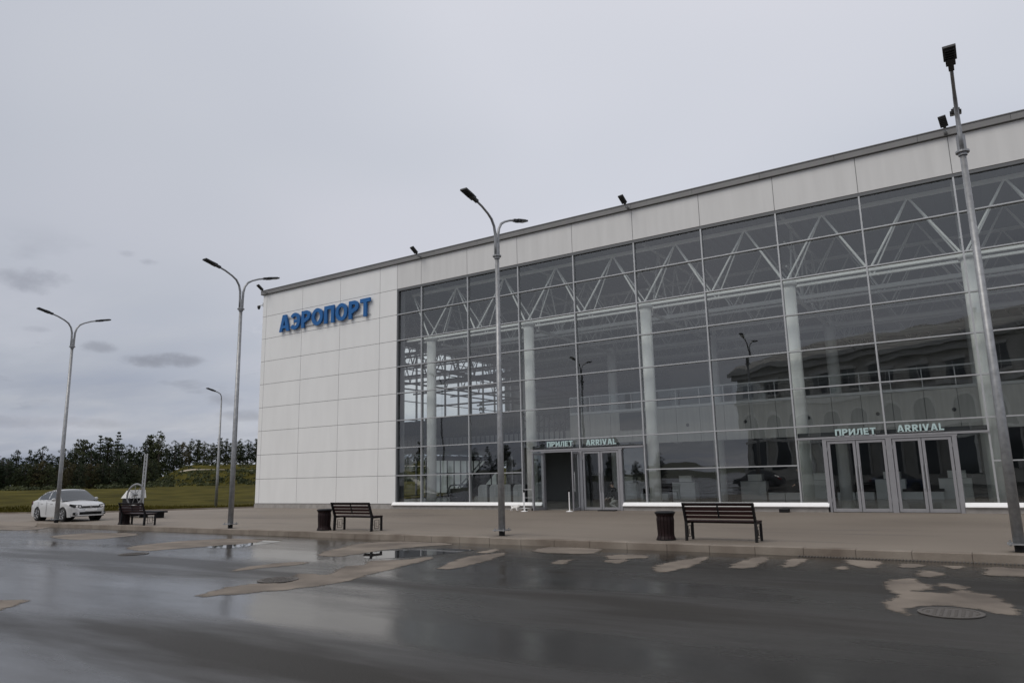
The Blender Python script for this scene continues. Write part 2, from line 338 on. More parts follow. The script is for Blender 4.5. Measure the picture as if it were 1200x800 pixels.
# dry patches on the wet road
def smooth_poly(P, jitter, seed):
    out_ = []; n = len(P)
    for i in range(n):
        p0, p1, p2, p3 = P[i-1], P[i], P[(i+1) % n], P[(i+2) % n]
        k = max(3, int((p2-p1).length/.08)); k = min(k, 40)
        for j in range(k):
            t = j/k
            q = .5*((2*p1)+(-p0+p2)*t+(2*p0-5*p1+4*p2-p3)*t*t+(-p0+3*p1-3*p2+p3)*t**3)
            nn = noise.noise_vector(Vector((q.x*1.3+seed, q.y*1.3, 0)))+.5*noise.noise_vector(Vector((q.x*4+seed, q.y*4, 3)))
            q = q+Vector((nn.x, nn.y, 0))*jitter
            out_.append((q.x, q.y))
    return out_
DRY = [
 [(229,699),(262,689),(296,684),(337,682),(344,679),(354,671),(383,672.5),(400,664),(429,661),(433,656.7),(475,655),(504,651.7),(502,655),(467,664),(433,672.5),(400,681),(358,688),(304,693),(250,698)],
 [(371,649.6),(396,642.5),(421,636.5),(467,634),(530,637),(492,640),(450,644),(425,647.5),(396,651.7)],
 [(271,667.5),(300,662),(354,657.5),(352,661),(308,665),(279,669)],
 [(512,665),(529,658),(550,651),(590,647.5),(592,650.4),(575,656),(550,662),(529,666)],
 [(558,647.5),(581,642.5),(579,646.7)],
 [(625,646),(645,640.5),(700,642.5),(695,647.5),(665,648.5)],
 [(652,660),(655,656),(670,655),(665,660)],
 [(707,651.5),(730,649),(757,650),(755,653),(720,654)],
 [(712,656),(735,655),(730,659),(718,659)],
 [(765,666),(780,659),(830,651.5),(815,661),(790,668.5),(770,670)],
 [(855,662),(880,653),(900,652),(895,657.5),(880,664),(860,665)],
 [(915,662),(925,654.5),(950,655),(940,660),(925,665)],
 [(975,667),(983,663),(992,662.5),(990,667)],
 [(995,656),(1035,658),(1025,664),(1010,665)],
 [(1007,660),(1018,665),(1030,662),(1035,659.5)],
 [(1057,660),(1078,660.5),(1080,664),(1057,664)],
 [(1102,662),(1127,663),(1117,666.5)],
 [(1157,664),(1201,666),(1240,668),(1240,677),(1167,673.5),(1158,670)],
 [(1073,669),(1087,667.5),(1107,671.7),(1097,675.3),(1082,675)],
 [(1035,682),(1043,679),(1070,677),(1078,682),(1093,688),(1073,692),(1100,694),(1120,691),(1100,685),(1113,683),(1135,687.5),(1133,691),(1158,697),(1177,703),(1197,717),(1192,720),(1167,718),(1142,712.5),(1117,710),(1087,710),(1060,714),(1065,720),(1053,718),(1033,709),(1040,702),(1050,697),(1037,687)],
 [(-25,704),(0,702.5),(32,703),(22,708),(0,715),(-25,719)],
 [(150,641),(200,634.5),(260,631),(300,631.5),(300,635),(220,641.5),(170,645)],
 [(60,628),(110,624),(160,625),(140,629),(90,632)],
 [(0,613),(30,610.5),(62,614),(50,619),(20,621),(-10,619)],
]
import numpy as np
CELL = .07; cells = {}
for i, P in enumerate(DRY):
    W = [inv(x, y, -.146) for x, y in P]
    pts = np.array(smooth_poly([Vector((p.x, p.y, 0)) for p in W], .10, i*3.7))[:, :2]
    lo, hi = pts.min(0)-.2, pts.max(0)+.2
    gx = np.arange(math.floor(lo[0]/CELL), math.ceil(hi[0]/CELL)+1); gy = np.arange(math.floor(lo[1]/CELL), math.ceil(hi[1]/CELL)+1); gy = gy[gy*CELL < -14.31]
    if not len(gy): continue
    GX, GY = np.meshgrid(gx*CELL, gy*CELL, indexing='ij'); dist = np.full(GX.shape, 9.); ins = np.zeros(GX.shape, bool)
    Q = np.roll(pts, -1, 0)
    for (ax, ay), (bx, by) in zip(pts, Q):
        ex, ey = bx-ax, by-ay; l2 = ex*ex+ey*ey+1e-9; tt = np.clip(((GX-ax)*ex+(GY-ay)*ey)/l2, 0, 1)
        dist = np.minimum(dist, np.hypot(GX-ax-tt*ex, GY-ay-tt*ey))
        c_ = (ay > GY) != (by > GY)
        ins ^= c_ & (GX < (bx-ax)*(GY-ay)/(by-ay+1e-12)+ax)
    sd_ = np.where(ins, dist, -dist)
    for a_, ix in enumerate(gx):
        for b_, iy in enumerate(gy):
            k_ = (int(ix), int(iy)); v_ = float(sd_[a_, b_])
            if v_ > -.16: cells[k_] = max(cells.get(k_, -9), v_)
keys = list(cells); idx = {k_: i for i, k_ in enumerate(keys)}
fs_ = [(idx[k_], idx[(k_[0]+1, k_[1])], idx[(k_[0]+1, k_[1]+1)], idx[(k_[0], k_[1]+1)]) for k_ in keys if (k_[0]+1, k_[1]) in idx and (k_[0]+1, k_[1]+1) in idx and (k_[0], k_[1]+1) in idx]
me = bpy.data.meshes.new('dry_asphalt'); me.from_pydata([(k_[0]*CELL, k_[1]*CELL, -.146) for k_ in keys], [], fs_)
at_ = me.attributes.new('core', 'FLOAT', 'POINT'); at_.data.foreach_set('value', [cells[k_] for k_ in keys]); me.materials.append(dry_m)
dry = bpy.data.objects.new('dry_asphalt', me); col.objects.link(dry); dry['kind'] = 'structure'
t = dry_m.node_tree; at = t.nodes.new('ShaderNodeAttribute'); at.attribute_name = 'core'
tcn = t.nodes.new('ShaderNodeTexCoord'); nz_ = t.nodes.new('ShaderNodeTexNoise'); nz_.inputs['Scale'].default_value = 4.5; nz_.inputs['Detail'].default_value = 8; nz_.inputs['Roughness'].default_value = .7; t.links.new(tcn.outputs['Object'], nz_.inputs['Vector'])
ad = t.nodes.new('ShaderNodeMath'); ad.operation = 'MULTIPLY_ADD'; t.links.new(nz_.outputs['Fac'], ad.inputs[0]); ad.inputs[1].default_value = .42; t.links.new(at.outputs['Fac'], ad.inputs[2])
mr_ = t.nodes.new('ShaderNodeMapRange'); mr_.interpolation_type = 'SMOOTHSTEP'; t.links.new(ad.outputs[0], mr_.inputs[0]); mr_.inputs[1].default_value = .16; mr_.inputs[2].default_value = .27
tr_ = t.nodes.new('ShaderNodeBsdfTransparent'); mx_ = t.nodes.new('ShaderNodeMixShader'); t.links.new(mr_.outputs[0], mx_.inputs[0]); t.links.new(tr_.outputs[0], mx_.inputs[1]); t.links.new(t.nodes['Principled BSDF'].outputs[0], mx_.inputs[2]); t.links.new(mx_.outputs[0], t.nodes['Material Output'].inputs[0])
WET = [[(425,652),(440,646),(520,642),(560,643),(500,650.5),(440,654)], [(240,639),(262,633),(300,631),(330,633),(300,638),(265,642)]]
b = MB()
for i, P in enumerate(WET):
    W = [inv(x, y, -.146) for x, y in P]
    pts = smooth_poly([Vector((p.x, min(p.y, -14.4), 0)) for p in W], .07, i*5.1+40)
    pts = [(x, min(y, -14.33)) for x, y in pts]
    b.add([(x, y, -.1475) for x, y in pts], [tuple(range(len(pts)))])
b.build('puddle_water', water_m)['kind'] = 'structure'

# grass terrain
def ss(a, b_, x):
    t = max(0, min(1, (x-a)/(b_-a))); return t*t*(3-2*t)
EDGE = [(-39.8, .4), (-46.2, -7.3), (-53.2, -9.6), (-60, -12.2), (-75, -15.5), (-110, -24), (-180, -50)]
def hgt(x, y):
    d = math.hypot(x, y+30.7); az = math.degrees(math.atan2(x, y+30.7))
    h = 1.25*ss(55, 95, d)+.10*noise.noise(Vector((x*.06, y*.06, 0)))*ss(50, 70, d)
    # hill behind, with a cut ledge
    k = ss(-60.5, -56.5, az)*(1-ss(-37, -30, az))
    e = noise.noise(Vector((az*.5, d*.05, 4)))
    h += k*(1.9*ss(97+e*3, 108+e*3, d)+1.3*ss(116, 124, d)+.5*ss(132, 150, d))*(1+.12*e)
    return h
def edgey(x):
    if x > -39.8: return 31.0
    for (x0, y0), (x1, y1) in zip(EDGE, EDGE[1:]):
        if x <= x0 and x > x1: return y0+(y1-y0)*(x-x0)/(x1-x0)
    return -50
b = MB(); nx, ny = 150, 130; X = []
vs = []; fs = []
for i in range(nx+1):
    x = -39.8-(i/nx)**1.6*190
    y0 = edgey(x)
    for j in range(ny+1):
        y = y0+(j/ny)**1.35*(230-y0)
        vs.append((x, y, .0+hgt(x, y)))
for i in range(nx):
    for j in range(ny):
        a = i*(ny+1)+j; fs.append((a, a+1, a+ny+2, a+ny+1))
b.add(vs, fs)
vs = []; fs = []
for i in range(61):
    for j in range(61):
        x = -39.8+i*3; y = 30.8+j*3.4; vs.append((x, y, hgt(x, y)))
for i in range(60):
    for j in range(60):
        a = i*61+j; fs.append((a, a+1, a+62, a+61))
b.add(vs, fs)
g = b.build('grass_terrain', grass_m, smooth=True); g['kind'] = 'structure'
# grass blades along the near edge and tufts
b = MB(); random.seed(8)
for k in range(9000):
    t = random.random()**1.3; i = random.random()*3; seg = int(i); (x0, y0), (x1, y1) = EDGE[seg], EDGE[seg+1]; u = i-seg
    x = x0+(x1-x0)*u-random.random()*.1; y = y0+(y1-y0)*u+t*9+.03
    if x > -40 and y < 31: continue
    z = hgt(x, y); hh = random.uniform(.06, .17); w_ = .03; a = random.random()*3.14
    dx, dy = math.cos(a)*w_, math.sin(a)*w_; lx, ly = random.uniform(-.06, .06), random.uniform(-.06, .06)
    b.add([(x-dx, y-dy, z-.01), (x+dx, y+dy, z-.01), (x+lx, y+ly, z+hh)], [(0, 1, 2)])
b.build('grass', grass_m)['kind'] = 'stuff'
# low stone edging between plaza and grass
b = MB()
for (x0, y0), (x1, y1) in zip(EDGE[:4], EDGE[1:5]):
    d = Vector((x1-x0, y1-y0, 0)); c = Vector((x0, y0, 0))+d/2; ang = math.atan2(d.y, d.x)
    b.obox(c+Vector((0, 0, .03)), (d.length/2-.02, .06, .05), Matrix.Rotation(ang, 3, 'Z'))
b.build('grass_edging', kerb_m)['kind'] = 'structure'

# sandy ledge on the hill
b = MB(); vs = []; fs = []
for i in range(80):
    az = R(-57.5+i*.26)
    for j, d in enumerate((109.3, 112.6)):
        dd = d+noise.noise(Vector((i*.15, j*3, 7)))*1.6
        x, y = math.sin(az)*dd, math.cos(az)*dd-30.7; vs.append((x, y, hgt(x, y)+.22+.15*j))
for i in range(79): fs.append((2*i, 2*i+1, 2*i+3, 2*i+2))
b.add(vs, fs); b.build('sandy_ledge', sand_m)['kind'] = 'structure'

# ------------------------------------------------------------------ trees
def leaf_cloud(b, c, rx, ry, rz, n, size, rnd):
    for _ in range(n):
        while True:
            p = Vector((rnd.uniform(-1, 1), rnd.uniform(-1, 1), rnd.uniform(-1, 1)))
            if p.length <= 1: break
        p = p*(.45+.55*p.length)
        q = Vector((c[0]+p.x*rx, c[1]+p.y*ry, c[2]+p.z*rz))
        nrm = Vector((rnd.uniform(-1, 1), rnd.uniform(-1, 1), rnd.uniform(-.4, 1))).normalized()
        a = nrm.orthogonal().normalized()*size*rnd.uniform(.6, 1.3); bb = nrm.cross(a)*rnd.uniform(.5, .9)
        b.add([q-a, q-bb*.7, q+a, q+bb], [(0, 1, 2, 3)])
def make_tree(kind, h, seed):
    """kind 0 broad, 1 conifer, 2 slender birch"""
    rnd = random.Random(seed); root = empty('tree', 'tree', 'tree')
    t = MB(); lean = rnd.uniform(-.3, .3)
    t.tube([(0, 0, -.5), (lean*.3, 0, h*.35), (lean, .1, h*.9)], [h*.022, h*.016, h*.004], 7)
    c = MB()
    if kind == 1:
        k = 17
        for i in range(k):
            f = i/(k-1); z = h*(.12+.86*f); r_ = (h*.20)*(1-f)**.85+.12
            m = 7 if f < .8 else 3
            for j in range(m):
                a = rnd.random()*6.28; rr = r_*rnd.uniform(.35, 1.0)
                leaf_cloud(c, (lean*f+math.cos(a)*rr*.7, math.sin(a)*rr*.7, z-.15*rr), .45*r_+.18, .45*r_+.18, h*.022, 13, h*.016, rnd)
                if j < 3: t.tube([(lean*f, 0, z), (lean*f+math.cos(a)*rr, math.sin(a)*rr, z-.2*rr)], [.03, .01], 4)
    else:
        wd = h*(.36 if kind == 0 else .22); k = 260 if kind == 0 else 190
        for i in range(k):
            f = rnd.random()**1.05; z = h*((.06 if kind == 0 else .10)+(.88 if kind == 0 else .86)*f)
            prof = max(.08, (1-f**2.6)**.75)*(.75+.25*min(1, f*4))
            if rnd.random() > prof**1.3+.03: continue
            a = rnd.random()*6.28; rr = wd*prof*rnd.random()**.6*(.82+.36*noise.noise(Vector((math.cos(a)*1.3, math.sin(a)*1.3, z*.5+seed))))
            cx, cy = lean*f+math.cos(a)*rr, math.sin(a)*rr
            s_ = h*rnd.uniform(.030, .060)
            leaf_cloud(c, (cx, cy, z), s_*1.25, s_*1.25, s_*.9, 20, h*.017, rnd)
            if i % 8 == 0: t.tube([(lean*f*.7, 0, z*.72), (cx*.5, cy*.5, z*.88), (cx, cy, z)], [h*.008, h*.005, .015], 5)
    t.build('trunk', bark_m, root, smooth=True)
    mm = leaf_m[1] if kind == 2 else leaf_m[0]
    if seed % 5 == 3: mm = leaf_m[2]
    if seed % 5 == 4: mm = leaf_m[1]
    c.build('crown', mm, root)
    return root
protos = [make_tree(0, 7.0, 10), make_tree(1, 8.0, 20), make_tree(2, 7.5, 31), make_tree(0, 6.0, 14), make_tree(2, 8.5, 25), make_tree(0, 6.5, 13), make_tree(1, 7.0, 36)]
kinds = ['broad dark leafy', 'dark pointed spruce', 'slender pale birch-like', 'low bushy mid-green', 'tall slender dark', 'rounded olive-brown leafy', 'short pointed conifer']
used = set(); random.seed(21); tno = 0
def px_of(X, Y, Z):
    d = Vector((X, Y, Z))-Vector((0, -30.72, 1.6)); z = d.dot(FW); return 600+848*d.dot(RT)/z
words = {}
def put_tree(k, az, d, s, label, name=None, group='trees beyond the grass'):
    r_ = protos[k] if k not in used else copy_tree(protos[k])
    used.add(k)
    x, y = math.sin(R(az))*d, math.cos(R(az))*d-30.7
    r_.location = (x, y, hgt(x, y)-.1 if d < 300 and y > -40 else -.15); r_.rotation_euler = (0, 0, random.random()*6.28); r_.scale = (s*random.uniform(.9, 1.15), s*random.uniform(.9, 1.15), s)
    r_.name = name or ['leafy_tree', 'spruce_tree', 'birch_tree', 'bushy_tree', 'birch_tree', 'leafy_tree', 'spruce_tree'][k]
    words.setdefault(label, []).append(r_)
    tag(r_, label, 'tree', group); return r_
# skyline trees, left to right: (azimuth, kind, distance, scale)
sky_list = [(-68.6,5,128,.95),(-67.9,3,131,.85),(-67.2,0,126,.86),(-66.5,0,129,.88),(-65.8,0,125,.93),(-65.2,3,130,.95),(-64.6,0,126,.9),(-64.0,2,128,1.02),(-63.5,4,131,.98),(-63.0,0,126,1.02),(-62.5,6,128,1.15),(-62.1,4,130,1.02),(-61.6,1,127,1.07),(-61.2,0,129,1.02),(-60.7,0,126,.98),(-60.3,3,131,1.02),(-59.8,0,128,.98),(-59.4,4,129,1.0),(-58.9,2,127,1.04),(-58.4,0,134,.80),(-57.9,0,131,.78),(-57.4,5,135,.76),(-56.9,2,137,.66),(-56.4,4,139,.60),(-55.9,3,137,.76),(-55.4,3,139,.72),(-54.9,4,138,.64),(-54.5,2,140,.66),(-54.0,3,138,.80),(-53.5,2,141,.66),(-53.0,0,139,.70),(-52.4,4,142,.62),(-51.8,3,139,.74)]
kindw = ['broad dark tree', 'pointed dark spruce', 'slender birch-like tree', 'bushy mid-green tree', 'thin upright tree', 'olive-brown tree', 'small conifer']
def where(x):
    if x < 45: return 'left of the white car'
    if x < 70: return 'above the rear of the white car'
    if x < 118: return 'above the front of the white car'
    if x < 160: return 'between the white car and the metal mast'
    if x < 178: return 'directly behind the metal mast'
    if x < 226: return 'between metal mast and far single-arm lamp'
    if x < 262: return 'on the hill behind the far lamp'
    return 'on the hill next to the terminal wall'
items = []
for az, k, d, s in sky_list:
    r_ = put_tree(k, az, d, s, 'tmp'); items.append((px_of(*r_.location), k, r_))
for i in range(34):                       # second, nearer and lower layer that fills the belt
    az = -68.9+i*.29+random.uniform(-.1, .1); k = random.choice([0, 3, 0, 5, 3]); d = random.uniform(112, 121)
    r_ = put_tree(k, az, d, random.uniform(.50, .68), 'tmp'); items.append((px_of(*r_.location), k, r_))
from collections import defaultdict
gr = defaultdict(list)
for x, k, r_ in items: gr[(where(x), kindw[k])].append((x, r_))
ordw = ['first', 'second', 'third', 'fourth', 'fifth', 'sixth', 'seventh', 'eighth', 'ninth', 'tenth']
for (w_, kw), lst in gr.items():
    lst.sort(key=lambda q: q[0])
    for i, (x, r_) in enumerate(lst):
        near = 'front-row' if math.hypot(r_.location.x, r_.location.y+30.7) < 122 else 'skyline'
        r_['label'] = f'{near} {kw} {w_}' if len(lst) == 1 else f'{ordw[i]} {near} {kw} {w_}'
# trees seen through the terminal's end glazing
for i, (az, k, d, s) in enumerate([(-35.35,1,80,1.12),(-42.6,0,120,.8),(-41.6,3,116,.7),(-40.7,0,124,.85),(-39.6,3,118,.75),(-38.4,0,122,.72),(-37.2,3,126,.8),(-36.2,0,120,.6),(-43.5,5,112,.8),(-34.0,3,125,.7)]):
    put_tree(k, az, d, s, ['lone pointed spruce seen through the upper end glazing of the terminal'][0] if i == 0 else f'{ordw[i-1]} {kindw[k]} seen through the left glass bays', group='trees seen through the terminal')
# reflected tree line behind the photographer
for i in range(24):
    az = 180+33+i*2.3+random.uniform(-1, 1)
    put_tree([0, 3, 4, 0, 1][i % 5], az, random.uniform(105, 125), random.uniform(.8, 1.1), f'{ordw[i % 8]} {["dark", "bushy", "slender"][i//8]} tree of the row reflected low in the glass', group='trees reflected in the glass')

# undergrowth on the hill
b = MB(); rnd = random.Random(77)
for i in range(850):
    az = rnd.uniform(-60.5, -36); d = rnd.choice([rnd.uniform(96, 109), rnd.uniform(96, 109), rnd.uniform(114, 128)])
    if az < -58.5 and rnd.random() < .4: continue
    x, y = math.sin(R(az))*d, math.cos(R(az))*d-30.7
    s_ = rnd.uniform(.3, .75); leaf_cloud(b, (x, y, hgt(x, y)+s_*.25), s_*1.3, s_*1.3, s_*.6, 24, .13, rnd)
b.build('hill_undergrowth', leaf_m[1])['kind'] = 'stuff'
b = MB()
for i in range(260):
    az = rnd.uniform(-70, -58); d = rnd.uniform(98, 106)
    if noise.noise(Vector((az*.8, 0, 5))) < -.05: continue
    x, y = math.sin(R(az))*d, math.cos(R(az))*d-30.7
    s_ = rnd.uniform(.25, .7); leaf_cloud(b, (x, y, hgt(x, y)+s_*.3), s_*1.3, s_*1.3, s_*.7, 24, .13, rnd)
b.build('hedge_undergrowth', leaf_m[1])['kind'] = 'stuff'

# ------------------------------------------------------------------ terminal building
T = empty('terminal_building', 'long airport terminal with white panel wall and tall grey-framed glass front', 'building', (-13, 0, 0))
def part(mb, name, m, parent=None, **k):
    for i, v in enumerate(mb.v): mb.v[i] = (v[0]+13, v[1], v[2])
    return mb.build(name, m, parent or T, **k)
XL, XG, XR = -39.8, -27.79, 16.3
ROWS = [.28+1.524*i for i in range(9)]       # transom heights, sill .. glass top (12.47)
MUL = [XG]+[-25.97+3.253*i for i in range(13)]
MUL = [x for x in MUL if x < XR]+[XR]
# wall cladding
b = MB(); b.mi = 0
xs = [XL, -39.42, -35.89, -32.45, -29.14, XG]; zs = ROWS+[13.98]
for i in range(5):
    for j in range(9):
        b.box(xs[i]+.012, xs[i+1]-.012, -.03, .05, zs[j]+.012, zs[j+1]-.012)
b.mi = 1; b.box(XL+.02, XG-.005, -.012, .2, .26, 13.97)
part(b, 'wall_cladding', [clad_m, seam_m])
# end wall cladding (left side)
b = MB(); b.mi = 0; ys = [.06, 3.4, 6.8, 10.2, 13.7]
for i in range(4):
    for j in range(9): b.box(XL-.03, XL+.05, ys[i]+.012, ys[i+1]-.012, zs[j]+.012, zs[j+1]-.012)
b.box(XL-.03, XL+.05, 13.712, 30.3, ROWS[8]+.012, 13.97); b.box(XL-.03, XL+.05, 29.2, 30.3, .28, ROWS[8])
b.mi = 1; b.box(XL+.0, XL+.2, .21, 13.7, .26, 13.97)
part(b, 'end_wall_cladding', [clad_m, seam_m])
# fascia over the glass
b = MB(); b.mi = 0; fx = [XG]+MUL[1:]
for i in range(len(fx)-1): b.box(fx[i]+.012, fx[i+1]-.012, -.03, .05, ROWS[8]+.012, 13.968)
b.mi = 1; b.box(XG, XR, -.01, .3, ROWS[8]-.02, 13.96)
part(b, 'fascia', [fasc_m, seam_m])
# coping
b = MB(); x = XL-.12
while x < XR: b.box(x, min(x+3.0, XR+.1)-.01, -.16, .4, 13.985, 14.235); x += 3.0
b.box(XL-.12, XL+.3, .41, 30.5, 13.985, 14.235)
b.box(XL-.12, XR+.1, -.19, .4, 14.24, 14.275)
part(b, 'coping', cop_m)
# dark strip and reveal round the glass
b = MB(); b.box(XG+.0, XR, -.02, .14, ROWS[8]-.13, ROWS[8]-.025); b.box(XG+.002, XG+.10, -.025, .16, .36, ROWS[8]-.14); part(b, 'glazing_reveal', alud_m)
b = MB(); b.box(XL+.05, XR, .3, 30.2, 13.0, 13.16)
x = XL+.3
while x < XR: b.box(x, x+.22, .35, 30.1, 12.86, 12.995); x += .5
part(b, 'roof', deck_m)
# plinth
b = MB()
for x0, x1 in ((XL-.02, XG-.0), (XG, -18.30), (-14.10, -5.40), (-.96, XR)): b.box(x0, x1, -.06, .2, -.1, .2 if x0 > XL else .255)
part(b, 'plinth', plinth_m)
for x0, x1 in ((XG-.18, -18.32), (-14.08, -5.42), (-.94, XR)):
    b = MB(); b.add([(x, y, z) for x in (x0, x1) for y, z in ((-.17, .205), (-.17, .235), (-.035, .365), (.1, .365), (.1, .205))], [(0, 1, 2, 3, 4), (5, 9, 8, 7, 6)]+[(k, (k+1) % 5, 5+(k+1) % 5, 5+k) for k in range(5)]); part(b, 'sill', sill_m)
# mullions
for i, x in enumerate(MUL[1:-1]):
    b = MB(); z0 = .36
    if abs(x+16.2) < .3 or abs(x+3.2) < .3: z0 = 2.87
    b.box(x-.03, x+.03, -.02, .17, z0, ROWS[8]-.13)
    part(b, 'mullion', alu_m)
DOORS = [(-18.25, -14.13), (-5.38, -1.0)]
doorbays = [i for i, x in enumerate(MUL[:-1]) if any(x+.1 < d1 and MUL[i+1]-.1 > d0 for d0, d1 in DOORS)]
for j, z in enumerate(ROWS[1:8]):
    b = MB()
    for i in range(len(MUL)-1):
        x0, x1 = MUL[i], MUL[i+1]
        if j == 0 and any(x0 < d1-.2 and x1 > d0+.2 for d0, d1 in DOORS):
            continue
        b.box(x0+.03, x1-.03, -.035, .15, z-.024, z+.024)
    part(b, 'transom', alu_m)
# glass, one window per bay
for i in range(len(MUL)-1):
    x0, x1 = MUL[i]+.03, MUL[i+1]-.03; b = MB()
    for j in range(8):
        z0, z1 = ROWS[j]+.03, ROWS[j+1]-.03
        if j == 0: z0 = .36
        if any(x0 < d1-.2 and x1 > d0+.2 for d0, d1 in DOORS):
            if j == 0: continue
            if j == 1: z0 = 2.93
        tl = [random.uniform(-.008, .008) for _ in range(2)]
        b.add([(x0, .08+tl[0], z0), (x1, .08+tl[1], z0), (x1, .08-tl[0], z1), (x0, .08-tl[1], z1)], [(0, 1, 2, 3)])
    part(b, 'window', glass_m)
# door screens
def leaf(w, x, y, ang, hinge_left, hy=1.05):
    """door leaf hinged at x; extends +x (hinge_left) or -x, swung outwards by ang"""
    e = bpy.data.objects.new('door', None); col.objects.link(e); e.parent = T; e.location = (x+13, y, .02); s = 1 if hinge_left else -1
    e.rotation_euler = (0, 0, -s*ang); h = 2.68; fr = .10
    b = MB(); a0, a1 = (0.02, w-.01) if s > 0 else (-w+.01, -.02)
    b.box(a0, a0+fr, -.03, .03, 0, h); b.box(a1-fr, a1, -.03, .03, 0, h); b.box(a0+fr, a1-fr, -.03, .03, 0, .12); b.box(a0+fr, a1-fr, -.03, .03, h-fr, h)
    for zz in (.35, 2.3): 
        xx = a0 if s > 0 else a1
        b.box(xx-.015, xx+.015, -.05, .05, zz, zz+.14)
    b.build('door_frame', door_m, e, bevel=.006)
    b = MB(); b.add([(a0+fr, 0, .12), (a1-fr, 0, .12), (a1-fr, 0, h-fr), (a0+fr, 0, h-fr)], [(0, 1, 2, 3)]); b.build('pane', clear_m, e)
    b = MB(); hx = a1-fr*.5 if s > 0 else a0+fr*.5
    for yy in (-.09,): 
        b.tube([(hx, yy, .85), (hx, yy, 1.75)], .018, 8)
        for zz in (.95, 1.65): b.tube([(hx, yy, zz), (hx, -.03, zz)], .012, 6)
    b.build('handle', alu_m, e)
    return e
for d0, d1 in DOORS:
    mid = (-16.2 if d0 < -10 else -3.14)
    b = MB(); yy = (-.06, .12)
    lo = (-18.95 if d0 < -10 else -6.42); hi = (-12.99 if d0 < -10 else .07)
    b.box(lo, hi, -.075, .13, 2.79, 2.87)                         # head rail across
    b.box(d0-.09, d1+.09, *yy, 2.715, 2.785)
    for x in (d0, d1): b.box(x-.09, x+.06, *yy, .0, 2.71)
    b.box(mid-.10, mid+.10, *yy, .0, 2.71)
    part(b, 'door_surround', door_m, bevel=.005)
    b = MB(); b.box(lo+.05, d0-.10, .06, .07, .36, 2.78); b.box(d1+.07, hi-.05, .06, .07, .36, 2.78)
    part(b, 'side_window', glass_m)
    b = MB(); b.box(lo+.02, hi-.02, .16, .22, 2.88, 3.06); part(b, 'sign_backing', dark_m)
    w = (mid-.1-(d0+.06))/2; w2 = ((d1-.09)-(mid+.10))/2
    opn = d0 < -10
    leaf(w, d0+.06, 0, R(97) if opn else 0, True); leaf(w, mid-.10, 0, R(98) if opn else 0, False)
    leaf(w2, mid+.10, 0, 0, True); leaf(w2, d1-.09, 0, 0, False)
# floor, back wall
b = MB(); b.box(XL+.1, XR, .21, 30.1, -.2, .03); part(b, 'floor', ifloor_m)
b = MB(); b.box(XL+.2, XR, 30.0, 30.3, 0, 13.9); part(b, 'back_wall', iwall_m)
b = MB(); b.box(XR, XR+.3, -.03, 30.3, 0, 13.97); part(b, 'right_wall', clad_m)
b = MB(); b.box(XL+.25, XG+.05, .5, .62, .05, 12.9); part(b, 'inner_wall', iwall_m)
# end glazing (left end)
b = MB(); yg = [13.75+1.93*i for i in range(9)]
for y in yg: b.box(XL-.02, XL+.13, y-.05, y+.05, .28, ROWS[8])
for z in ROWS: b.box(XL-.0, XL+.10, 13.75, 29.2, z-.03, z+.03)
part(b, 'end_window_frame', alud_m)
b = MB()
for i in range(8):
    b.add([(XL+.05, yg[i]+.05, .3), (XL+.05, yg[i+1]-.05, .3), (XL+.05, yg[i+1]-.05, ROWS[8]), (XL+.05, yg[i]+.05, ROWS[8])], [(0, 1, 2, 3)])
part(b, 'end_window', clear_m)
b = MB()
for i in range(11):
    y = 16.6+i*.95
    for z0, z1 in ((.4, 1.95), (2.05, 3.1)): b.add([(XL+.3, y+.05, z0), (XL+.3, y+.90, z0), (XL+.3, y+.90, z1), (XL+.3, y+.05, z1)], [(0, 1, 2, 3)])
part(b, 'frosted_panels', frost_m)
b = MB()
for i in range(12): y = 16.6+i*.95; b.box(XL+.31, XL+.37, y-.05, y+.05, .1, 3.3)
b.box(XL+.33, XL+.38, 16.6, 27.1, 1.95, 2.05); b.box(XL+.33, XL+.38, 16.6, 27.1, 3.1, 3.5); part(b, 'frosted_panel_frame', alud_m)
# facade columns and trusses
for i in range(7):
    x = -25.97+.12+6.506*i
    if x > XR: break
    b = MB(); b.tube([(x, .75, .03), (x, .75, 9.35)], .265, 24); b.tube([(x, .75, 9.3), (x, .75, 9.5)], .34, 24)
    part(b, 'column', white_m, smooth=True)
for i in range(7):
    x = -26+6.5*i
    if x > XR: break
    for y in ((11.0, 22.0) if x > -30 else (11.0,)):
        b = MB(); b.tube([(x, y, .03), (x, y, 9.5)], .30, 20); part(b, 'column', white_m, smooth=True)
def truss(y, m, x0=XL+.6, x1=XR-.3, r_=.055, name='truss', zb=9.5, zt=12.3):
    b = MB(); b.box(x0, x1, y-.09, y+.09, zb-.09, zb+.09)
    b.box(x0, x1, y+.34, y+.50, zt-.07, zt+.07)
    n0 = [x for x in [-25.97-3.253*k for k in range(5, 0, -1)]+[-25.97+3.253*k for k in range(14)] if x0 < x < x1]
    for x in n0:
        for s in (-1, 1):
            xa = x+s*3.253/2
            if x0 < xa < x1:
                b.tube([(x+s*.06, y, zb+.05), (xa, y+.42, zt)], r_, 8)
                b.tube([(x+s*.06, y+1.0, zb+.05), (xa, y+.42, zt)], r_*.75, 6)
    b.box(x0, x1, y+.93, y+1.07, zb-.05, zb+.05)
    part(b, name, m)
truss(.75, white_m, x0=XG+.15, r_=.045)
for y in (4.2, 8.0, 12.2, 16.5, 21, 26): truss(y, truss_m, r_=.036)
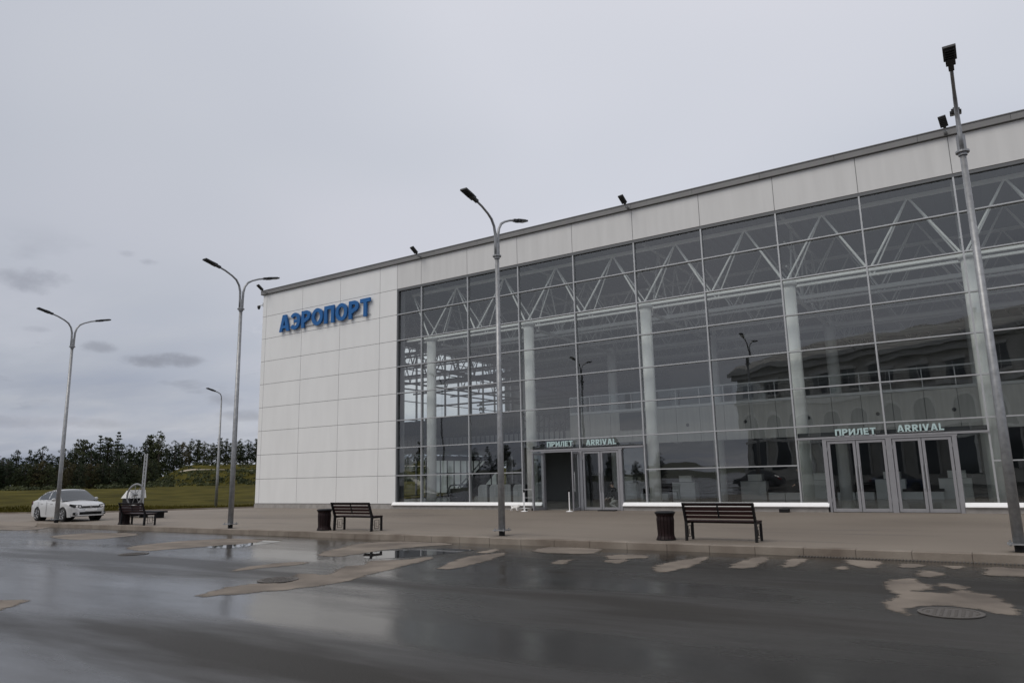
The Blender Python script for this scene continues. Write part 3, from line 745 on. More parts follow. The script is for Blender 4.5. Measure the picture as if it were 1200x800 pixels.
for i in range(-2, 7):                      # cross trusses at the column lines
    x = -26+6.5*i
    if x > XR or x < XL: continue
    b = MB(); b.box(x-.07, x+.07, 1.9, 29.8, 9.20, 9.33); b.box(x-.07, x+.07, 1.3, 29.8, 12.6, 12.7); y = 2.0; s = 0
    while y < 28:
        b.tube([(x, y, 9.3), (x, y+1.2, 12.6)], .045, 6); b.tube([(x, y+1.2, 12.6), (x, y+2.4, 9.3)], .045, 6); y += 2.4
    for z in (10.4, 11.5): b.box(x-.03, x+.03, 1.5, 29.8, z-.03, z+.03)
    part(b, 'cross_truss', truss_m)
b = MB()                                     # services slung under the trusses on the left
for z, y in ((8.9, 12), (8.5, 15), (8.7, 20), (8.2, 24), (7.6, 17)): b.tube([(XL+.3, y, z), (-18, y, z)], .07, 8)
for z, x in ((8.6, -38), (8.3, -34), (8.8, -31)): b.tube([(x, 9, z), (x, 29.5, z)], .06, 8)
part(b, 'ceiling_pipes', dark_m)
# upper floor
b = MB(); b.box(XL+.3, -21, 7.0, 10.6, 3.55, 4.2); b.box(-20.9, XR, 7.0, 8.6, 3.55, 4.2); b.box(XL+.3, -21, 10.61, 29.9, 3.6, 4.2); part(b, 'upper_floor', iwall_m)
b = MB(); x = -20.4
while x < XR: b.box(x+.01, min(x+1.3, XR)-.01, 6.82, 6.98, 3.24, 5.05); x += 1.3
part(b, 'gallery_front', fasci_m)
b = MB(); b.box(-20.4, XR, 6.83, 6.97, 5.07, 5.20); b.box(-20.4, XR, 6.85, 6.95, 6.05, 6.12)
x = -20.4
while x < XR: b.box(x-.02, x+.02, 6.88, 6.92, 5.2, 6.05); x += 1.3
part(b, 'gallery_rail', alu_m)
b = MB(); b.add([(-20.4, 6.9, 5.2), (XR, 6.9, 5.2), (XR, 6.9, 6.05), (-20.4, 6.9, 6.05)], [(0, 1, 2, 3)]); part(b, 'gallery_glass', clear_m)
b = MB(); b.box(-38.5, -20.6, 6.95, 7.1, 3.4, 3.75); b.box(-38.5, -20.6, 6.9, 7.15, 5.25, 5.42); x = -38.5
while x < -20.6: b.box(x-.04, x+.04, 6.98, 7.08, 3.75, 5.25); x += .36
b.box(-38.5, -20.6, 7.0, 7.06, 4.45, 4.52)
for k in range(10):
    x = -38.4+k*1.8; b.tube([(x, 7.15, 3.8), (x+1.8, 7.15, 5.2)], .035, 6); b.tube([(x+1.8, 7.18, 3.8), (x, 7.18, 5.2)], .035, 6)
b.box(-38.5, -30, 8.6, 8.8, 3.7, 5.0); b.box(-36, -28, 13, 13.3, 4.2, 6.2)
for k, w_ in enumerate((1.4, .8, 2.0, 1.1)): b.box(-35+k*2.6, -35+k*2.6+w_, 8, 8.8, 4.2, 5.55+.12*(k % 2))
part(b, 'lattice_balustrade', dark_m)
b = MB(); b.box(-27.5, -22.6, 12.0, 12.2, .03, 3.5); part(b, 'partition', iwall_m)
b = MB(); b.box(-18.5, -9.0, 28, 28.2, 4.2, 8.9); part(b, 'partition', iwall_m)
b = MB(); b.box(-19, XR, 14.5, 14.7, .03, 3.5); part(b, 'counter_back_wall', dark_m)
b = MB(); b.box(-19, XR, 19.8, 20.0, 7.4, 9.1); part(b, 'upper_bulkhead', iwall_m)
b = MB(); b.box(-17.2, -15.3, 6.74, 6.82, 4.05, 5.0); part(b, 'gallery_screen', dark_m)
for i in range(7):
    b = MB(); b.lathe([(.0, -.03), (.07, -.03), (.085, 0)], (-16.35+3.05*i, 6.80, 4.12), 14, 'y'); part(b, 'spotlight', dark_m)

# ------------------------------------------------------------------ lettering
def arc(cx, cy, rx, ry, a0, a1, n=18): return [(cx+rx*math.cos(R(a0+(a1-a0)*i/n)), cy+ry*math.sin(R(a0+(a1-a0)*i/n))) for i in range(n+1)]
W_ = .21
def glyph(ch):
    """strokes (points, width, closed) in a cell of height 1, and the cell width"""
    h = W_/2
    S_ = lambda *p: (list(p), W_, False)
    if ch in 'А' or ch == 'A': return [S_((.13, 0), (.39, 1-.0)), S_((.45, 1-.0), (.71, 0)), ([(.20, .27), (.64, .27)], W_*.8, False)], .84
    if ch in 'РP': return [S_((h, 0), (h, 1)), ([(W_-.03, 1-h)]+arc(.36, .69, .21, .31-h, 90, -90, 12)+[(W_-.03, .38+h-.105)], W_, False)], .68
    if ch == 'R': return [S_((h, 0), (h, 1)), ([(W_-.03, 1-h)]+arc(.36, .70, .20, .30-h, 90, -90, 12)+[(W_-.03, .40)], W_, False), S_((.33, .42), (.60, 0))], .73
    if ch == 'О': return [(arc(.42, .5, .42-h, .5-h, 0, 360, 32)[:-1], W_, True)], .84
    if ch == 'Э': return [(arc(.30, .5, .38-h*.6, .5-h, 140, -140, 26), W_, False), ([(.24, .5), (.55, .5)], W_*.8, False)], .72
    if ch == 'П': return [S_((h, 0), (h, 1)), S_((.72-h, 0), (.72-h, 1)), ([(W_-.02, 1-h), (.72-W_+.02, 1-h)], W_, False)], .72
    if ch in 'ТT': return [S_((.34, 0), (.34, 1-W_+.02)), S_((0, 1-h), (.68, 1-h))], .68
    if ch == 'И': return [S_((h, 0), (h, 1)), S_((.76-h, 0), (.76-h, 1)), ([(.13, .10), (.63, .90)], W_*.85, False)], .76
    if ch == 'Л': return [([(.0, h*.9), (.14, h*1.2), (.22, .42), (.25, 1-h), (.72-h, 1-h)], W_*.9, False), S_((.72-h, 0), (.72-h, 1))], .74
    if ch in 'ЕE': return [S_((h, 0), (h, 1)), ([(W_-.02, 1-h), (.58, 1-h)], W_, False), ([(W_-.02, .5), (.53, .5)], W_*.9, False), ([(W_-.02, h), (.58, h)], W_, False)], .60
    if ch == 'I': return [S_((h, 0), (h, 1))], W_
    if ch == 'V': return [S_((.13, 1), (.39, .0)), S_((.43, .0), (.69, 1))], .82
    if ch == 'L': return [S_((h, 0), (h, 1)), ([(W_-.02, h), (.56, h)], W_, False)], .58
def letters(root, text, x0, x1, z0, h, y, m, depth, bold=0, m_edge=None):
    """each letter its own mesh, scaled so that the word spans x0..x1 (local)"""
    G = [glyph(c) for c in text]; gap = .11; sx = (x1-x0)/(sum(g[1] for g in G)+gap*(len(G)-1)); x = x0
    for strokes, w in G:
        b = MB()
        for si, (P, wd, closed) in enumerate(strokes):
            dd = depth+si*.0016; yy = y+si*.0016; n = len(P); L_, R_ = [], []
            for i in range(n):
                p0 = P[i-1] if (i or closed) else P[i]; p1 = P[(i+1) % n] if (i < n-1 or closed) else P[i]
                dx, dz = p1[0]-p0[0], p1[1]-p0[1]; l_ = math.hypot(dx, dz); nx_, nz2 = -dz/l_*wd/2, dx/l_*wd/2
                # slanted free ends are cut level with the base line
                L_.append((P[i][0]+nx_, P[i][1]+nz2)); R_.append((P[i][0]-nx_, P[i][1]-nz2))
                if n == 2 and abs(dx) > .05 and abs(dz) > .05:
                    hw_ = wd/2*l_/abs(dz); L_[-1] = (P[i][0]-hw_, P[i][1]); R_[-1] = (P[i][0]+hw_, P[i][1])
            q = [(x+a*sx, c, z0+d_*h) for a, d_ in L_+R_ for c in (yy, y-dd)]
            f = []
            def id_(k, side, fr): return 2*(k+side*n)+fr
            for i in range(n if closed else n-1):
                j = (i+1) % n
                f += [(id_(i, 0, 1), id_(j, 0, 1), id_(j, 1, 1), id_(i, 1, 1)), (id_(i, 0, 0), id_(i, 1, 0), id_(j, 1, 0), id_(j, 0, 0)), (id_(i, 0, 0), id_(j, 0, 0), id_(j, 0, 1), id_(i, 0, 1)), (id_(i, 1, 0), id_(i, 1, 1), id_(j, 1, 1), id_(j, 1, 0))]
            if not closed: f += [(id_(0, 0, 0), id_(0, 0, 1), id_(0, 1, 1), id_(0, 1, 0)), (id_(n-1, 0, 0), id_(n-1, 1, 0), id_(n-1, 1, 1), id_(n-1, 0, 1))]
            b.add(q, f)
        b.build('letter', m, root); x += (w+gap)*sx
S = empty('airport_sign', 'large blue letters АЭРОПОРТ mounted high on the white panel wall', 'sign', (-37.85, -.03, 11.16))
letters(S, 'АЭРОПОРТ', 0, 8.1, 0, 1.1, -.10, blue_m, .11, .028)
b = MB(); b.box(.1, 8.0, -.085, -.055, .12, .18); b.box(.1, 8.0, -.085, -.055, .86, .92)
for k in range(9): b.box(.3+k*.9, .36+k*.9, -.055, -.002, .1, .94)
b.build('mounting_rail', alu_m, S)
for x0, x1, z, txt, lab in ((-17.94, -16.53, 2.98, 'ПРИЛЕТ', 'small teal word ПРИЛЕТ over the open door'), (-15.82, -14.27, 2.98, 'ARRIVAL', 'small teal word ARRIVAL beside the open door, over the closed pair'), (-4.95, -3.52, 2.90, 'ПРИЛЕТ', 'small teal word ПРИЛЕТ over the four closed doors on the right'), (-2.80, -1.28, 2.94, 'ARRIVAL', 'small teal word ARRIVAL over the four closed doors on the right')):
    S = empty('arrival_sign', lab, 'sign', (x0, -.08, z), group='arrival signs over the doors')
    letters(S, txt, 0, x1-x0, 0, .25, 0, teal_m, .05, .035)
    b = MB(); b.box(.02, x1-x0-.02, .0, .02, -.03, .0); b.build('mounting_rail', alu_m, S)

# ------------------------------------------------------------------ street lamps
def arm_pts(s, y1, z1):
    return [(0, s*.055, 8.05), (0, s*.06, 8.45), (0, s*.07, 8.75), (0, s*.13, 8.98), (0, s*.26, 9.17), (0, s*.45, 9.29), (0, s*.75, 9.42), (0, s*y1, z1)]
def lamp_head(p, s, parent):
    b = MB(); d = Vector((0, s, .24)).normalized(); rot = Matrix((Vector((1, 0, 0)), d, Vector((1, 0, 0)).cross(d))).transposed()
    p = Vector(p)
    b.obox(p+d*.08, (.05, .13, .045), rot); b.obox(p+d*.22, (.085, .10, .05), rot); b.obox(p+d*.45, (.115, .20, .028), rot)
    for k in range(5): b.obox(p+d*(.30+k*.07)+rot@Vector((0, 0, .038)), (.085, .008, .015), rot)
    h = b.build('lamp_head', lamp_m, parent, bevel=.008)
    b = MB(); b.obox(p+d*.45+rot@Vector((0, 0, -.031)), (.095, .17, .004), rot); b.build('lens', lens_m, h)
def make_lamp():
    r_ = empty('street_lamp', 'x', 'street lamp')
    b = MB(); b.tube([(0, 0, -.02), (0, 0, .14)], .085, 16); b.build('base_stub', black_m, r_)
    b = MB(); b.box(-.19, .19, -.19, .19, .14, .165)
    for sx in (-1, 1):
        for sy in (-1, 1): b.tube([(sx*.14, sy*.14, .12), (sx*.14, sy*.14, .21)], .018, 6)
    b.build('flange', galv_m, r_)
    b = MB(); b.tube([(0, 0, .165), (0, 0, 2.5), (0, 0, 8.1)], [.098, .088, .060], 18)
    b.build('pole', galv_m, r_, smooth=True)
    b = MB(); b.tube([(0, 0, 8.0), (0, 0, 8.45)], .085, 16); b.tube([(0, 0, 8.06), (0, 0, 8.10)], .13, 16); b.build('collar', galv_m, r_)
    for s, y1, z1 in ((-1, 1.02, 9.50), (1, 1.02, 9.50)):
        b = MB(); b.tube(arm_pts(s, y1, z1), [.045]*3+[.04]*2+[.034]*3, 10); b.build('arm', galv_m, r_, smooth=True)
        lamp_head((0, s*y1, z1), s, r_)
    return r_
lp = make_lamp()
for i, (x, y, lab) in enumerate([(-35.72, -13.84, 'tall twin-arm grey street lamp standing in front of the white car'), (-23.19, -13.84, 'tall twin-arm street lamp in front of the left edge of the terminal'), (-11.63, -13.5, 'tall twin-arm street lamp between the middle bench and the right bench'), (.26, -13.62, 'tall twin-arm street lamp at the right edge, nearest to the camera')]):
    o = lp if i == 0 else copy_tree(lp)
    o.location = (x, y, 0); o.rotation_euler = (0, 0, 0); tag(o, lab, 'street lamp', 'twin-arm street lamps along the kerb')
r_ = empty('street_lamp', 'distant single-arm street lamp on the grass left of the terminal', 'street lamp', (-44.56, .5, 0))
b = MB(); b.tube([(0, 0, -.1), (0, 0, 2.2), (0, 0, 7.3)], [.10, .09, .05], 14); b.build('pole', galv_m, r_, smooth=True)
b = MB(); b.tube([(0, 0, 7.25), (0, -.02, 7.55), (0, -.1, 7.72), (0, -.3, 7.82), (0, -.6, 7.90)], .035, 8); b.build('arm', galv_m, r_, smooth=True)
lamp_head((0, -.55, 7.89), -1, r_)

# floodlights on the coping and a camera at the corner
def make_flood():
    r_ = empty('floodlight', 'x', 'floodlight')
    b = MB(); b.box(-.06, .06, -.30, -.02, .0, .05); b.tube([(0, -.28, .02), (0, -.36, .14)], .025, 8); b.build('bracket', galv_m, r_)
    b = MB(); d = Vector((-.12, -.78, .62)).normalized(); a = Vector((1, 0, 0)); a = (a-d*a.dot(d)).normalized(); rot = Matrix((a, d, a.cross(d))).transposed()
    b.obox(Vector((0, -.36, .14))+d*.27, (.13, .23, .035), rot); b.obox(Vector((0, -.36, .14))+d*.05, (.05, .06, .045), rot)
    for k in range(5): b.obox(Vector((0, -.36, .14))+d*(.14+.07*k)+rot@Vector((0, 0, .045)), (.11, .008, .014), rot)
    h = b.build('lamp_housing', lamp_m, r_, bevel=.006)
    b = MB(); b.obox(Vector((0, -.36, .14))+d*.27+rot@Vector((0, 0, -.038)), (.11, .20, .003), rot); b.build('lens', lens_m, h)
    return r_
fl = make_flood()
for i, (x, lab) in enumerate([(-39.3, 'floodlight on the roof edge at the left corner above the blue sign'), (-25.9, 'floodlight on the roof edge right of the blue sign'), (-13.05, 'floodlight on the roof edge right of the middle street lamp'), (.02, 'floodlight on the roof edge by the nearest street lamp'), ]):
    o = fl if i == 0 else copy_tree(fl); o.location = (x, 0, 14.0 if i else 13.98); tag(o, lab, 'floodlight', 'floodlights along the roof edge')
    o.location.z = 14.02; o.location.y = -.16+.02
r_ = empty('security_camera', 'small dome security camera on a bracket at the upper left corner of the terminal', 'camera', (XL-.03, .1, 13.35))
b = MB(); b.box(-.06, 0, -.1, .1, -.14, .14); b.tube([(-.03, 0, 0), (-.42, -.12, .0)], .03, 8); b.build('bracket', galv_m, r_)
b = MB(); b.lathe([(.02, .02), (.10, 0), (.11, -.10), (.09, -.14)], (-.42, -.12, -.02), 16); d_ = b.build('housing', lamp_m, r_, smooth=True)
b = MB(); b.lathe([(.09, -.14), (.085, -.19), (.05, -.24), (.01, -.255)], (-.42, -.12, -.022), 16); b.build('dome', black_m, d_, smooth=True)

# ------------------------------------------------------------------ benches (back towards the road)
def make_bench(W=1.72):
    r_ = empty('park_bench', 'x', 'bench'); h = W/2
    for sx in (-1, 1):
        x = sx*(h-.03); f = MB()
        # rear post leaning backwards above the seat, flat bar 60 mm
        f.add([(x-.025, -.06, 0), (x+.025, -.06, 0), (x+.025, .02, 0), (x-.025, .02, 0), (x-.025, -.04, .45), (x+.025, -.04, .45), (x+.025, .04, .45), (x-.025, .04, .45), (x-.025, -.20, .90), (x+.025, -.20, .90), (x+.025, -.14, .90), (x-.025, -.14, .90)],
              [(0, 1, 5, 4), (1, 2, 6, 5), (2, 3, 7, 6), (3, 0, 4, 7), (4, 5, 9, 8), (5, 6, 10, 9), (6, 7, 11, 10), (7, 4, 8, 11), (8, 9, 10, 11), (0, 3, 2, 1)])
        f.build('leg', black_m, r_)
        f = MB(); f.box(x-.025, x+.025, .40, .46, 0, .47); f.build('leg', black_m, r_)
        f = MB(); f.box(x-.022, x+.022, .045, .395, .40, .44)
        f.tube([(x, .12, .08), (x, .12, .34), (x, .32, .34), (x, .32, .08), (x, .12, .08)], .010, 6); f.tube([(x, .04, .2), (x, .12, .2)], .008, 6); f.tube([(x, .32, .2), (x, .40, .2)], .008, 6); f.tube([(x, .19, .27), (x, .19, .14), (x, .26, .14)], .008, 6)
        f.build('side_frame', black_m, r_)
    sl = MB()
    for k in range(4): sl.box(-h, h, .03+k*.115, .125+k*.115, .442 if k else .443, .472)
    sl.build('seat', wood_m, r_, bevel=.006)
    bk = MB()
    for k, (z, hh) in enumerate(((.56, .035), (.655, .040), (.75, .040), (.85, .028))):
        t = (z-.45)/.45; y = -.045-.15*t+.055
        rot = Matrix.Rotation(R(18), 3, 'X')
        bk.obox((0, y, z), (h, .012, hh), rot)
    bk.build('backrest', wood_m, r_, bevel=.005)
    f = MB(); rot = Matrix.Rotation(R(18.5), 3, 'X'); f.obox((0, -.045-.15*(.71-.45)/.45-.0+.035, .71), (.018, .006, .19), rot); f.box(-h+.03, h-.03, -.19, -.165, .875, .90); f.build('back_bracket', black_m, r_)
    f = MB(); f.box(-h+.05, h-.05, .20, .235, .405, .438); f.build('seat_rail', black_m, r_)
    return r_
bn = make_bench()
for i, (x, y, rz, lab) in enumerate([(-29.3, -13.95, 0, 'dark slatted bench nearest to the white car, beside the metal mast'), (-17.48, -13.42, 0, 'dark slatted bench in front of the white panel wall'), (-5.55, -13.27, 0, 'reddish-brown slatted bench on the right, with daylight under its backrest')]):
    o = bn if i == 0 else copy_tree(bn); o.location = (x, y, 0); o.rotation_euler = (0, 0, rz); tag(o, lab, 'bench', 'slatted benches along the kerb')
def make_bin():
    r_ = empty('litter_bin', 'x', 'litter bin')
    b = MB(); n = 16
    for k in range(n):
        a = 2*math.pi*k/n; rot = Matrix.Rotation(a, 3, 'Z')
        pts = [(.235, .03), (.205, .10), (.200, .16), (.215, .48), (.205, .56), (.235, .63)]
        for (r0, z0), (r1, z1) in zip(pts, pts[1:]):
            w0, w1 = r0*.17, r1*.17
            v = [rot@Vector(p) for p in ((r0, -w0, z0), (r0, w0, z0), (r0-.02, w0, z0), (r0-.02, -w0, z0), (r1, -w1, z1), (r1, w1, z1), (r1-.02, w1, z1), (r1-.02, -w1, z1))]
            b.add(v, [(0, 1, 5, 4), (1, 2, 6, 5), (2, 3, 7, 6), (3, 0, 4, 7), (4, 5, 6, 7), (0, 3, 2, 1)])
    b.build('body', binwood_m, r_)
    b = MB(); b.lathe([(.24, 0), (.24, .028)], n=16); b.lathe([(.18, .028), (.18, .6)], n=16); b.build('liner', black_m, r_)
    b = MB(); b.lathe([(.235, .632), (.255, .645), (.255, .665), (.20, .69), (.13, .69)], n=16); b.build('rim', black_m, r_)
    return r_
bi = make_bin()
for i, (x, y, lab) in enumerate([(-30.35, -14.0+.28, 'dark litter bin beside the bench nearest to the car'), (-18.72, -13.50, 'dark litter bin beside the bench in front of the white wall'), (-6.90, -13.30, 'reddish-brown slatted litter bin left of the right-hand bench')]):
    o = bi if i == 0 else copy_tree(bi); o.location = (x, y, 0); tag(o, lab, 'litter bin', 'litter bins beside the benches')

# ------------------------------------------------------------------ sculpture / signal mast by the car
r_ = empty('metal_monument', 'metal structure with a tall twin-rail mast, spoked ring and white-topped box', 'monument', (-35.9, -9.8, 0))
b = MB()
for s in (-1, 1): b.tube([(.0+s*.10, 0, 0), (.12+s*.10, 0, 3.15)], .035, 8)
for k in range(14): z = .5+k*.195; b.tube([(-.10+.12*z/3.1, 0, z), (.10+.12*z/3.1, 0, z)], .015, 6)
b.build('mast', alu_m, r_)
b = MB(); n = 28
ring = [(-.18+.27*math.cos(2*math.pi*k/n)+.1*math.sin(2*math.pi*k/n), -.25+.25*math.cos(2*math.pi*k/n), 1.12+.52*math.sin(2*math.pi*k/n)) for k in range(n+1)]
b.tube(ring, .045, 8, cap=False)
for k in range(0, n, 4): b.tube([(-.18, -.25, 1.12), ring[k]], .014, 6)
b.tube([(-.18, -.36, 1.12), (-.18, -.14, 1.12)], .06, 10)
b.build('ring', galv_m, r_)
b = MB(); b.box(-1.15, -.35, -.35, .35, .05, .95); b.build('cabinet', black_m, r_, bevel=.02)
b = MB(); b.add([(-1.2, -.4, .95), (-.3, -.4, .95), (-.3, .4, .95), (-1.2, .4, .95), (-.75, -.38, 1.32), (-.38, -.38, 1.36), (-.38, .38, 1.36), (-.75, .38, 1.32)], [(0, 1, 5, 4), (1, 2, 6, 5), (2, 3, 7, 6), (3, 0, 4, 7), (4, 5, 6, 7), (0, 3, 2, 1)]); b.build('lid', sill_m, r_)
b = MB(); b.box(.05, 1.9, -.25, .25, .25, .33); b.box(.2, .3, -.2, .2, 0, .25); b.box(1.6, 1.7, -.2, .2, 0, .25); b.build('platform', black_m, r_)

# ------------------------------------------------------------------ car
def interp(tab, x):
    for (x0, a), (x1, c) in zip(tab, tab[1:]):
        if x <= x1: return a+(c-a)*max(0, (x-x0))/(x1-x0)
    return tab[-1][1]
def make_car(paint):
    r_ = empty('parked_car', 'x', 'car'); WX = 1.275; WR = .315; AR = .365
    deck = [(-2.19, .70), (-2.15, .93), (-2.08, 1.03), (-1.9, 1.07), (-1.5, 1.09), (-.9, 1.0), (0, .965), (.9, .955), (1.1, .95), (1.6, .875), (1.95, .79), (2.10, .70), (2.17, .60), (2.20, .50)]
    side = [(-2.19, .70), (-2.1, .90), (-1.6, .95), (0, .93), (.9, .91), (1.5, .83), (1.95, .72), (2.10, .66), (2.20, .50)]
    hw = [(-2.19, .62), (-2.10, .76), (-1.8, .82), (-1.0, .85), (1.0, .85), (1.6, .82), (1.9, .76), (2.08, .65), (2.20, .50)]
    xs_ = sorted(set([round(-2.19+.06*i, 3) for i in range(73)]+[2.19]+[round(s*WX+AR*math.cos(t*math.pi/16), 3) for s in (-1, 1) for t in range(17)]))
    NR = 9; b = MB(); grid = []
    for x in xs_:
        zb = .20+(.05 if abs(x) > 1.9 else 0)
        for c in (-WX, WX):
            if abs(x-c) < AR: zb = max(zb, WR+math.sqrt(max(0, AR**2-(x-c)**2))-.005)
        zsd = max(interp(side, x), zb+.02); w = interp(hw, x); row = []
        for j in range(NR+1):
            t = j/NR; z = zb+(zsd-zb)*t; tz = (z-.2)/(.93-.2)
            y = w*(1-.035*(1-tz)**2-.06*max(0, tz)**5)
            if abs(tz-.55) < .06: y += .006
            row.append((y, z))
        zd = interp(deck, x); y0 = row[-1][0]
        for j in range(1, 7):
            t = j/6; row.append((y0*(1-t), zsd+(zd-zsd)*math.sin(t*math.pi/2)**.8))
        grid.append(row)
    n = len(grid[0]); V = []
    for x, row in zip(xs_, grid):
        full = [(x, -y, z) for y, z in row]+[(x, y, z) for y, z in row[::-1][1:]]; V += full
    m = 2*n-1; F = [(i*m+k, i*m+k+1, (i+1)*m+k+1, (i+1)*m+k) for i in range(len(xs_)-1) for k in range(m-1)]
    F.append(tuple(range(m))); F.append(tuple((len(xs_)-1)*m+k for k in range(m)))
    b.add(V, F); body = b.build('body', paint, r_, smooth=True)
    b = MB(); b.box(-1.9, 1.9, -.74, .74, .22, .5); b.build('underbody', rub_m, body)
    # greenhouse
    roof = [(-1.62, 1.07), (-1.30, 1.20), (-1.0, 1.32), (-.72, 1.415), (-.35, 1.465), (-.05, 1.47), (.18, 1.455), (.40, 1.37), (.70, 1.20), (.92, 1.07), (1.12, .955)]
    belt = [(-1.62, 1.05), (-.9, .96), (0, .935), (1.12, .93)]
    gx = [-1.62+.045*i for i in range(62)]
    shells = {k: MB() for k in ('roof', 'windscreen', 'rear_window', 'side_window')}
    G = []
    for x in gx:
        zb = interp(belt, x)-.02; zr = max(interp(roof, x), zb+.02); row = []
        def yy(z): return .80-(z-.93)*.40-(.06 if x < -1.2 else 0)*(-1.2-x)/.4
        for j in range(9): z = zb+(zr-.035-zb)*j/8 if zr-zb > .06 else zb+(zr-zb)*j/8*.5; row.append((yy(z), z))
        ye, ze = row[-1]
        for j in range(1, 6): t = j/5; row.append((ye*(1-t), ze+(zr-ze)*math.sin(t*math.pi/2)**.7))
        G.append([(x, -y, z) for y, z in row]+[(x, y, z) for y, z in row[::-1][1:]])
    mm = len(G[0])
    for i in range(len(gx)-1):
        xm = (gx[i]+gx[i+1])/2
        for k in range(mm-1):
            kk = k if k < mm//2 else mm-2-k
            zb, zr = interp(belt, xm), interp(roof, xm)
            if kk < 8:
                key = 'roof'
                if 1 <= kk < 7 and -1.32 < xm < .80 and not (-.36 < xm < -.27) and zr-zb > .16: key = 'side_window'
            else:
                key = 'roof'
                if xm > .24 and kk >= 8: key = 'windscreen'
                if xm < -.82 and kk >= 8: key = 'rear_window'
            shells[key].add([G[i][k], G[i][k+1], G[i+1][k+1], G[i+1][k]], [(0, 1, 2, 3)])
    for key, q in shells.items():
        if key == 'side_window':
            for s in (-1, 1):
                for fr in (0, 1):
                    w2 = MB()
                    for f in q.f:
                        vs_ = [q.v[i] for i in f]
                        if sum(v[1] for v in vs_)*s > 0 and (vs_[0][0] > -.34) == bool(fr): w2.add(vs_, [tuple(range(len(vs_)))])
                    w2.build('side_window', cglass_m, r_)
        else:
            o = q.build(key, paint if key == 'roof' else cglass_m, r_)
            bm = bmesh.new(); bm.from_mesh(o.data); bmesh.ops.remove_doubles(bm, verts=bm.verts, dist=.0005); bm.to_mesh(o.data); bm.free(); o.data.shade_smooth()
    # wheels
    for sx in (-1, 1):
        for sy in (-1, 1):
            w = MB(); w.lathe([(.20, -.10), (.29, -.105), (.313, -.08), (.316, 0), (.313, .08), (.29, .105), (.20, .10)], n=28, axis='y'); ty = w.build('wheel', rub_m, r_, smooth=True, loc=(sx*WX, sy*.74, .316))
            w = MB(); w.lathe([(.01, sy*.095), (.06, sy*.10), (.065, sy*.085), (.19, sy*.075), (.215, sy*.108), (.22, sy*.10), (.22, 0)], n=28, axis='y')
            for k in range(7):
                a = 2*math.pi*k/7; w.tube([(.05*math.cos(a), sy*.10, .05*math.sin(a)), (.205*math.cos(a), sy*.105, .205*math.sin(a))], .018, 6)
            w.build('rim', rim_m, ty)
    # arch liners
    b = MB()
    for sx in (-1, 1):
        for sy in (-1, 1): b = MB(); b.lathe([(.345, sy*.50), (.355, sy*.80)], (sx*WX, 0, .33), n=24, axis='y'); b.build('wheel_arch_liner', black_m, r_)
    # lights, grille, bumper, plate, mirrors, handles
    for s in (-1, 1):
        h = MB(); h.add([(2.085, s*.66, .69), (1.80, s*.80, .72), (1.84, s*.79, .80), (2.03, s*.64, .765), (2.165, s*.40, .665), (2.10, s*.38, .745), (2.06, s*.70, .63), (2.17, s*.42, .615)], [(0, 1, 2, 3), (0, 3, 5, 4), (0, 4, 7, 6), (0, 6, 1)])
        hl = h.build('headlight', black_m, r_)
        h = MB(); h.lathe([(.01, .02), (.045, .015), (.055, 0)], (2.115, s*.585, .685), 14, 'x'); h.lathe([(.01, .02), (.035, .015), (.042, 0)], (2.150, s*.47, .672), 14, 'x'); h.build('lamp', sill_m, hl)
        h = MB(); h.lathe([(.015, .03), (.05, .02), (.055, -.02)], (2.13, s*.60, .36), 14, 'x'); h.build('fog_light', lens_m, r_)
        h = MB(); h.add([(-2.175, s*.70, .74), (-1.95, s*.815, .76), (-1.96, s*.80, .90), (-2.13, s*.68, .92), (-2.19, s*.45, .76), (-2.15, s*.45, .93)], [(0, 1, 2, 3), (0, 3, 5, 4)]); h.build('tail_light', mat('red_lens', (.3, .01, .01), .2), r_)
        h = MB(); h.lathe([(.02, -.06), (.075, -.045), (.095, 0), (.075, .06), (.02, .07)], (0, 0, 0), 14, 'x'); mi = h.build('mirror', paint, r_, smooth=True, loc=(.62, s*.95, 1.0)); mi.scale = (.7, 1.1, .75)
        h = MB()
        for xx in (.05, -.95): h.box(xx, xx+.17, s*.845-.012, s*.845+.012, .80, .825)
        h.build('door_handle', paint, r_)
        h = MB()
        for xx in (.66, -.31, -1.18): h.box(xx-.006, xx+.006, s*.853-.004, s*.853+.002, .30, .90)
        h.build('door_seam', black_m, r_)
    h = MB(); h.box(2.13, 2.19, -.38, .38, .625, .70); gr_ = h.build('grille', black_m, r_, bevel=.01)
    h = MB(); h.box(2.185, 2.197, -.36, .36, .655, .668); h.lathe([(.01, .02), (.055, .018), (.06, 0)], (2.175, 0, .665), 18, 'x'); h.build('grille_trim', rim_m, gr_)
    h = MB(); h.box(2.10, 2.196, -.50, .50, .31, .44); h.box(1.98, 2.135, -.70, .70, .30, .42); h.build('air_intake', black_m, r_, bevel=.01)
    h = MB(); h.box(2.195, 2.21, -.26, .26, .475, .585); h.build('number_plate', sill_m, r_)
    h = MB(); h.box(2.02, 2.20, -.55, .55, .255, .285); h.build('splitter', paint, r_, bevel=.01)
    return r_
car = make_car(paint_m); car.location = (-37.46, -12.52, 0); car.rotation_euler = (0, 0, R(-1.5)); tag(car, 'white four-door saloon car parked on the plaza behind the leftmost lamp', 'car')
